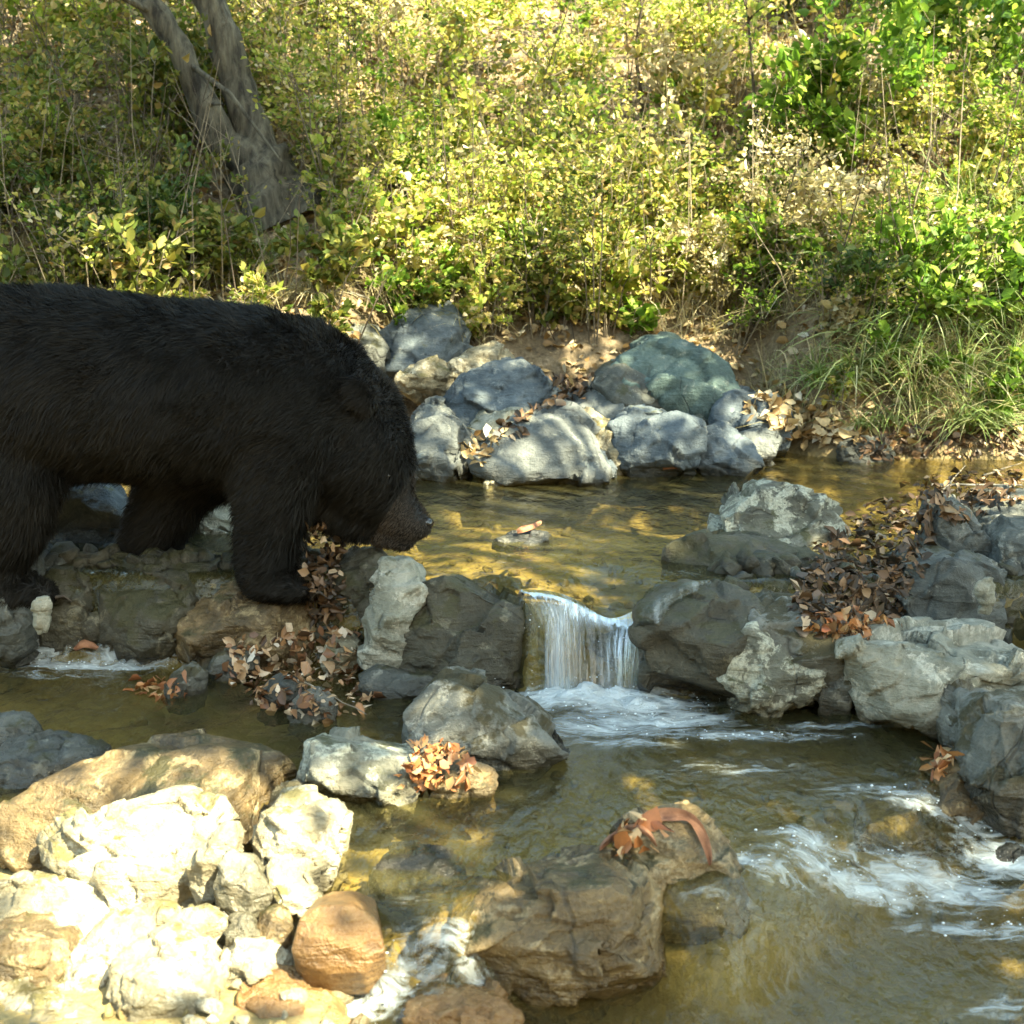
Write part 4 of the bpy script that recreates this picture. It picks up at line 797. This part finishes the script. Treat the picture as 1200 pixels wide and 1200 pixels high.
for nm, g, mt, lb_ in (('wands', gw, 'twig', 'pale dead stems standing up through the undergrowth'), ('wands', gk, 'darktwig', 'dark thin stems standing up through the undergrowth')):
    o = link(nm, g.mesh(), M[mt]); tag(o, kind='stuff'); o['label'] = lb_
# leaf litter on the slope and banks
def litter(n, sampler, size, mat, label, name='leaf_litter', flat=1.6):
    pp = np.array([sampler() for _ in range(n)]); g = Geo()
    leaves(g, pp+np.array([0, 0, .008])+RNG.uniform(0, .02, (n, 1))*np.array([0, 0, 1]), rnd_dirs(n)*np.array([1, 1, .4]), rnd_dirs(n, flat), RNG.uniform(*size, n), RNG.uniform(1.0, 1.7, n))
    o = link(name, g.mesh(), M[mat]); tag(o, kind='stuff'); o['label'] = label; return o
xs = RNG.uniform(-4.5, 5.0, 42000); ys = 4.75+RNG.random(42000)**1.3*6.0; zs = H(xs, ys); k = (zs > ZU+.03)
it = iter(np.stack([xs, ys, zs], 1)[k]); litter(int(k.sum()), lambda: next(it), (.02, .055), 'litter', 'pale fallen leaves covering the slope')
# grass
def grass(label, spots, n, ln, wd, mat, name='grass_tuft', cat='grass tuft', root=None, lean=(0, -.25), up=1.2):
    g = Geo(); B = []; 
    for (x, y, z) in spots:
        k = n; b = np.tile(np.array([x, y, z-.02]), (k, 1))+RNG.normal(0, .03, (k, 3))*np.array([1, 1, .1]); B.append(b)
    b = np.concatenate(B); n2 = len(b); d = RNG.normal(0, .55, (n2, 3)); d[:, 2] = np.abs(d[:, 2])*.4+up; d[:, :2] += np.array(lean)
    blades(g, b, d, RNG.uniform(.55, 1.15, n2)*ln, RNG.uniform(.6, 1.3, n2)*wd, RNG.uniform(.15, 1.3, n2), 5)
    c = Vector(np.mean(np.array(spots), 0)); o = link(name, g.mesh(), M[mat]); return tag(o, label, cat)
def gt(px, py): v = T(px, py); return (v.x, v.y, v.z)
GR = [('sunlit long grass clump drooping at the right edge, mid height', [(1150, 290), (1190, 300), (1120, 280)], 200, .55, .008, 'grass'),
      ('green grass clump over the water at the right edge', [(1130, 500), (1160, 505)], 120, .34, .007, 'grass'),
      ('broad bright grass clump drooping beside the dark hollow', [(965, 450), (985, 455)], 110, .24, .009, 'grass'),
      ('tall thin grass in front of the green corner bush', [(1080, 390), (1110, 385)], 150, .48, .005, 'grass'),
      ('dry straw grass right of the broad bright clump', [(1060, 460), (1090, 450)], 110, .32, .005, 'straw'),
      ('green grass at the far right below the straw clump', [(1190, 420), (1210, 400)], 120, .42, .006, 'grass'),
      ('fine dry grass tuft above the bear\'s shoulders', [(330, 350), (370, 350)], 120, .22, .004, 'straw'),
      ('fine green grass tuft behind the bear\'s back', [(280, 310), (310, 300)], 110, .24, .004, 'grass'),
      ('dry grass tuft behind the pale blue rock', [(440, 350), (480, 345)], 100, .26, .004, 'straw'),
      ('long pale grass spilling down the bank right of the broad clump', [(1010, 440), (1040, 430), (1020, 400)], 80, .38, .008, 'grass'),
      ('bright green arching grass under the green bush at right', [(1030, 330), (1060, 320), (1000, 340)], 120, .42, .007, 'grass'),
      ('tall yellow-green grass at the right edge below the drooping clump', [(1180, 330), (1150, 340), (1120, 330)], 150, .50, .007, 'grass'),
      ('tangled grass on the bank above the leaf-strewn shore at right', [(1100, 450), (1130, 440), (1170, 450), (1080, 480)], 80, .36, .006, 'grass'),
      ('dark grass tuft hanging in the hollow at right', [(940, 330), (980, 320)], 110, .3, .004, 'straw'),
      ('short grass by the waterline right of the far outcrop', [(1010, 500), (1040, 495)], 80, .16, .005, 'grass')]
for lb_, sp_, n, ln, wd, mt in GR: grass(lb_, [gt(*q) for q in sp_], n, ln, wd, mt)
sp2 = [tuple(v) for _, _, v in in_slope(300)] + [tuple(T(RNG.uniform(900, 1260), RNG.uniform(330, 510))) for _ in range(60)]; g = Geo()
b = np.repeat(np.array(sp2), 26, 0); b += RNG.normal(0, .06, b.shape)*np.array([1, 1, .1]); d = RNG.normal(0, .5, b.shape); d[:, 2] = np.abs(d[:, 2])+1.0
blades(g, b, d, RNG.uniform(.12, .38, len(b)), RNG.uniform(.002, .005, len(b)), RNG.uniform(.1, 1.2, len(b)), 4)
o = link('grass', g.mesh(), M['straw']); tag(o, kind='stuff'); o['label'] = 'thin pale grass scattered through the undergrowth'

JIT = .06
# ------------------------------------------------------------------ leaf heaps, loose leaves and sticks among the stones
dg = bpy.context.evaluated_depsgraph_get(); dg.update()
SKIP = ('water', 'water_curtain', 'fur')
def hit(px, py):
    """where the sight line meets stone, bank or water"""
    d = ray(px, py).normalized(); o_ = Vector((0, 0, CZ))
    ok, loc, nor, idx, ob, mt = bpy.context.scene.ray_cast(dg, o_, d)
    return (loc, nor) if ok else (T(px, py), Vector((0, 0, 1)))
def heap(label, poly, n, size, mat, thick=.03, name='leaf_heap', cat='leaf heap'):
    xs = [p[0] for p in poly]; ys = [p[1] for p in poly]; pts = []; 
    def inside(x, y):
        c = False; j = len(poly)-1
        for i in range(len(poly)):
            if (poly[i][1] > y) != (poly[j][1] > y) and x < (poly[j][0]-poly[i][0])*(y-poly[i][1])/(poly[j][1]-poly[i][1])+poly[i][0]: c = not c
            j = i
        return c
    while len(pts) < n:
        x, y = RNG.uniform(min(xs), max(xs)), RNG.uniform(min(ys), max(ys))
        if inside(x, y):
            l, nn = hit(x, y); pts.append((*(l+nn*RNG.uniform(0, thick)), *nn))
    a = np.array(pts); g = Geo(); ax = rnd_dirs(n); ax -= .75*a[:, 3:]*np.sum(ax*a[:, 3:], 1, keepdims=True); leaves(g, a[:, :3], ax, a[:, 3:]+RNG.normal(0, .35, (n, 3)), RNG.uniform(*size, n), RNG.uniform(.35, 1.5, n))
    o = link(name, g.mesh(), M[mat]); return tag(o, label, cat, kind='stuff')
heap('brown leaf heap drifted against the rocks at the right', [(930, 700), (960, 640), (1010, 600), (1080, 560), (1200, 555), (1200, 590), (1100, 610), (1080, 660), (1060, 720), (1000, 745), (940, 735)], 1250, (.010, .045), 'brownleaf', .02)
heap('sunlit tan leaves among the stones left of the dark boulder', [(262, 760), (300, 745), (360, 738), (425, 738), (420, 800), (440, 830), (380, 845), (310, 830), (265, 800)], 400, (.010, .040), 'mixleaf', .02)
heap('orange wet leaves caught on a stone in the left pool', [(150, 815), (165, 800), (200, 800), (225, 790), (222, 806), (190, 822)], 40, (.02, .035), 'orangeleaf', .015)
heap('dark dry leaves hanging behind the bear\'s chin', [(355, 620), (385, 612), (400, 640), (400, 720), (370, 730), (352, 680)], 260, (.015, .035), 'brownleaf', .04)
heap('clump of rusty leaves and needles on the low sunlit rock', [(470, 910), (485, 880), (520, 870), (550, 890), (545, 915), (500, 925)], 150, (.012, .032), 'orangeleaf', .03)
heap('brown leaves along the far bank between outcrop and grass', [(870, 480), (910, 450), (960, 470), (1010, 500), (1000, 525), (930, 515), (900, 500)], 260, (.03, .06), 'litter', .02)
heap('brown leaves strewn along the shore below the right bank', [(1000, 525), (1040, 500), (1200, 500), (1200, 535), (1010, 540)], 320, (.015, .045), 'brownleaf', .015)
heap('dry leaves lodged in the crevices of the far outcrop', [(590, 500), (640, 470), (650, 440), (700, 440), (690, 465), (640, 480), (600, 515)], 120, (.03, .05), 'brownleaf', .02)
heap('dry leaves caught left of the grey slab on the far bank', [(540, 520), (555, 505), (590, 510), (565, 540), (545, 550)], 60, (.03, .05), 'litter', .02)
heap('wet leaves on the mossy edge between the right boulders', [(950, 720), (1000, 720), (1060, 735), (1000, 745), (960, 742)], 80, (.02, .04), 'orangeleaf', .015)
heap('small cluster of leaves on the wet step stone at right', [(1090, 885), (1110, 878), (1125, 890), (1120, 908), (1095, 905)], 26, (.025, .04), 'orangeleaf', .015)
heap('glistening leaves lying on the front centre boulder', [(700, 985), (740, 960), (770, 960), (760, 990), (715, 1005)], 26, (.03, .05), 'orangeleaf', .015)
# the big curled leaf draped over the front boulder
def ribbon_leaf(name, label, ctr, half, mat, cat='leaf', Y0=None, cup=.008):
    """a curled dry leaf: centre line in pixels, half width per station"""
    P3 = []; 
    for (x, y) in ctr:
        l, nn = hit(x, y); P3.append(l + Vector((0, -.012, .012)))
    n = len(P3); V = []; k = 7
    for i in range(n):
        t = (P3[min(i+1, n-1)]-P3[max(i-1, 0)]).normalized(); s = t.cross(Vector((0, -.7, .7))).normalized(); u = s.cross(t)
        for j in range(k):
            a = (j/(k-1)-.5)*2; V.append(P3[i]+s*a*half[i]*(1+.25*math.sin(i*2.1+j*1.3))+u*(cup*(1-a*a)+.002*math.sin(i*1.7+j*2)))
    F = [(i*k+j, i*k+j+1, (i+1)*k+j+1, (i+1)*k+j) for i in range(n-1) for j in range(k-1)]
    me = npmesh(name, [tuple(v) for v in V], F); o = link(name, me, M[mat]); so_ = o.modifiers.new('thick', 'SOLIDIFY'); so_.thickness = .0012
    ss = o.modifiers.new('sub', 'SUBSURF'); ss.levels = 1; ss.render_levels = 2
    return tag(o, label, cat)
M['bigleaf'] = plain_mat('rust_brown_leaf', (.12, .045, .02), (.30, .14, .07), 40, .75, .8, dist=.004)
ribbon_leaf('curled_leaf', 'big curled rust-brown leaf draped over the olive boulder, front centre', [(742, 975), (756, 962), (772, 958), (790, 956), (806, 960), (816, 970), (824, 985), (829, 1002), (831, 1018)], [.003, .010, .014, .012, .008, .010, .008, .006, .002], 'bigleaf', cup=-.006)
ribbon_leaf('curled_leaf', 'smaller dark curled leaf left of the big rust-brown one', [(700, 1002), (712, 988), (728, 978), (745, 972), (760, 980), (768, 996)], [.002, .008, .010, .007, .006, .002], 'bigleaf', cup=.009)
ribbon_leaf('curled_leaf', 'dry leaf stranded on the flat rock in the upper pool', [(604, 628), (614, 624), (624, 621), (634, 616)], [.005, .013, .013, .004], 'bigleaf')
ribbon_leaf('curled_leaf', 'orange leaf lying at the small spill left of centre', [(90, 765), (98, 758), (108, 758), (118, 764)], [.005, .014, .014, .004], 'bigleaf')
ribbon_leaf('curled_leaf', 'orange leaf floating under the blocky blue boulder', [(776, 553), (783, 550), (792, 550), (800, 553)], [.004, .013, .013, .004], 'bigleaf')
def chute(ctr, half, nx=16):
    P3 = []
    for (x, y) in ctr:
        l, nn = hit(x, y); l = min(l.y, P(x, y, LIP1+.03).y); P3.append(P(x, y, l-.014))
    Q = []
    for i in range(len(P3)-1):
        for j in range(8): Q.append((P3[i].lerp(P3[i+1], j/8), half[i]*(1-j/8)+half[i+1]*j/8))
    n = len(Q); V = []; A = []
    for i in range(n):
        t = (Q[min(i+2, n-1)][0]-Q[max(i-2, 0)][0]).normalized(); sd_ = t.cross(Vector((0, -1, .3))).normalized()
        for j in range(nx):
            a = j/(nx-1)*2-1; hh = .004*noise.noise(Vector((a*5, i*.05, 3)))+.008*(1-a*a); V.append(tuple(Q[i][0]+sd_*a*Q[i][1]*(1+.25*noise.noise(Vector((i*.12, a, 0))))+Vector((0, -hh, hh)))); A.append(.25-.35*abs(a))
    F = [(i*nx+j, i*nx+j+1, (i+1)*nx+j+1, (i+1)*nx+j) for i in range(n-1) for j in range(nx-1)]
    me = npmesh('c', V, F); t = me.attributes.new('foam', 'FLOAT', 'POINT'); t.data.foreach_set('value', np.array(A, np.float32)); return me
link('side_stream', chute([(832, 684), (806, 692), (780, 704), (760, 728), (748, 760), (736, 806)], [.010, .018, .022, .026, .030, .040]), M['fall'], wf)
def stick(label, a, b, r, m='branch', lift=.01):
    A, _ = hit(*a); B, _ = hit(*b); g = Geo(); A += Vector((0, -.01, lift)); B += Vector((0, -.01, lift)); q = wob(A, B, 6, .006, int(a[0])); g.tube(q, [r*(1-.09*i) for i in range(7)], 6)
    c = A.copy(); o = link('stick', g.mesh(), M[m]); return tag(o, label, 'stick')
stick('pale grey stick lying across the top of the leaf heap', (1090, 571), (1196, 571), .006)
stick('thin twig rising from the leaf heap toward upper right', (1080, 600), (1130, 548), .004, 'twig')
stick('short twig crossing at the far edge of the leaf heap', (1150, 560), (1196, 545), .004, 'twig')
stick('thin branch lying on the slope above the bear\'s neck', (410, 345), (445, 356), .006)
stick('thin dry twig across the tan leaves of the small heap', (350, 800), (430, 840), .003, 'twig')

# ------------------------------------------------------------------ added unseen trees, leaf clumps placed along the sun ray to shade chosen spots
def shade_prob(px, py):
    def box(x0, y0, x1, y1, s=40):
        return max(0, min(1, (px-x0)/s+.5))*max(0, min(1, (x1-px)/s+.5))*max(0, min(1, (py-y0)/s+.5))*max(0, min(1, (y1-py)/s+.5))
    p = .35
    big = float(fbm(np.array([px]), np.array([py]), 1/190., 2, 31)[0])
    if py < 400: p = max(0, min(.45, 1.2*big-.12)) + .75*max(0, min(1, (430-px)/200))
    p = max(p, .9*box(450, 780, 700, 930), .85*box(560, 700, 1250, 1230), .8*box(760, 540, 1250, 740), .85*box(450, 390, 950, 570), .75*box(440, 570, 760, 740), .95*box(-100, 600, 420, 735), .55*box(-100, 865, 340, 955))
    p *= 1 - .95*box(-100, 960, 440, 1260) 
    p *= 1 - .8*box(270, 735, 430, 800, 20); p *= 1-.95*box(1060, 735, 1260, 850, 20); p *= 1-.9*box(670, 1010, 790, 1130, 20); p *= 1-.6*box(440, 1010, 560, 1200); p *= 1-.7*box(330, 870, 500, 930, 20)
    p *= 1-.95*box(320, 1030, 480, 1165, 20)
    return p
cl = []
for i in range(5200):
    px, py = RNG.uniform(-250, 1450), RNG.uniform(-200, 1300)
    if RNG.random() > shade_prob(px, py)*.55: continue
    v = T(px, py, 1.4, 16)
    cl.append(v)
for i in range(560): cl.append(P(RNG.uniform(-240, 540), RNG.uniform(340, 770), BY+RNG.uniform(-.25, .25)))
for i in range(900): cl.append(T(RNG.uniform(-150, 360), RNG.uniform(130, 345), 1.4, 16))
for i in range(220): t_ = RNG.random(); cl.append(P(200+110*t_+RNG.uniform(-60, 60), -20+270*t_, TY))
for (a_, b_, c_, d_, n_) in ((450, 795, 690, 905, 110), (480, 400, 930, 560, 60), (750, 590, 1000, 830, 150), (-60, 870, 330, 945, 230), (-100, 600, 420, 730, 120)):
    for i in range(n_): cl.append(T(RNG.uniform(a_, c_), RNG.uniform(b_, d_), 1.4, 16)+Vector((0, 0, .08)))
trunks = [('added_shade_tree', 'added unseen tree at the near right, its leaf clumps placed to shade the stream', Vector((4.6, .2, .3)), Vector((4.2, .6, 4.6))),
          ('added_shade_tree', 'added unseen tree at the upper right, its leaf clumps placed to shade the slope', Vector((8.5, 5.5, 2.5)), Vector((7.4, 5.2, 7.0)))]
cen = []; 
for v in cl:
    t = RNG.uniform(4.2, 6.5); c = v + S*t; q = project(c)
    if q and -60 < q[0] < 1260 and q[1] > -60: continue
    cen.append(c)
cen = np.array([tuple(c) for c in cen]); own = (cen[:, 1] > 3.4).astype(int)
for k, (nm, lb_, b0, b1) in enumerate(trunks):
    root = empty(nm, b0); tag(root, lb_, 'tree'); cs = cen[own == k]
    link('trunk', rough_trunk([b0-Vector((0, 0, 1.5)), b0, b0.lerp(b1, .5), b1, b1+Vector((-.3, .2, 1.2))], [.3, .24, .2, .16, .08], seed=k+5).mesh(), M['bark'], root)
    g = Geo()
    for j in range(0, len(cs), max(1, len(cs)//45)):
        e = Vector(cs[j]); s = b0.lerp(b1, RNG.uniform(.7, 1)); g.tube(wob(s, e, 6, .15, j), [.05, .04, .03, .022, .016, .01, .005], 5)
    link('limbs', g.mesh(), M['bark'], root)
    n = 16; rad = RNG.uniform(.04, .13, len(cs)); pp = np.repeat(cs, n, 0)+RNG.normal(0, 1, (len(cs)*n, 3))*np.repeat(rad, n)[:, None]
    pr = pp; f = pr[:, 1]*cp-(pr[:, 2]-CZ)*sp; u = pr[:, 1]*sp+(pr[:, 2]-CZ)*cp; vis = (f > 0) & (600-u/np.maximum(f, .01)*FPX > -20) & (np.abs(pr[:, 0]/np.maximum(f, .01)*FPX) < 640)
    pp = pp[~vis]
    g = Geo(); leaves(g, pp, rnd_dirs(len(pp)), rnd_dirs(len(pp), .8), RNG.uniform(.05, .10, len(pp)), 1.3); link('crown', g.mesh(), M['canopy'], root)
print('clusters', len(cen), 'objects', len(bpy.data.objects))
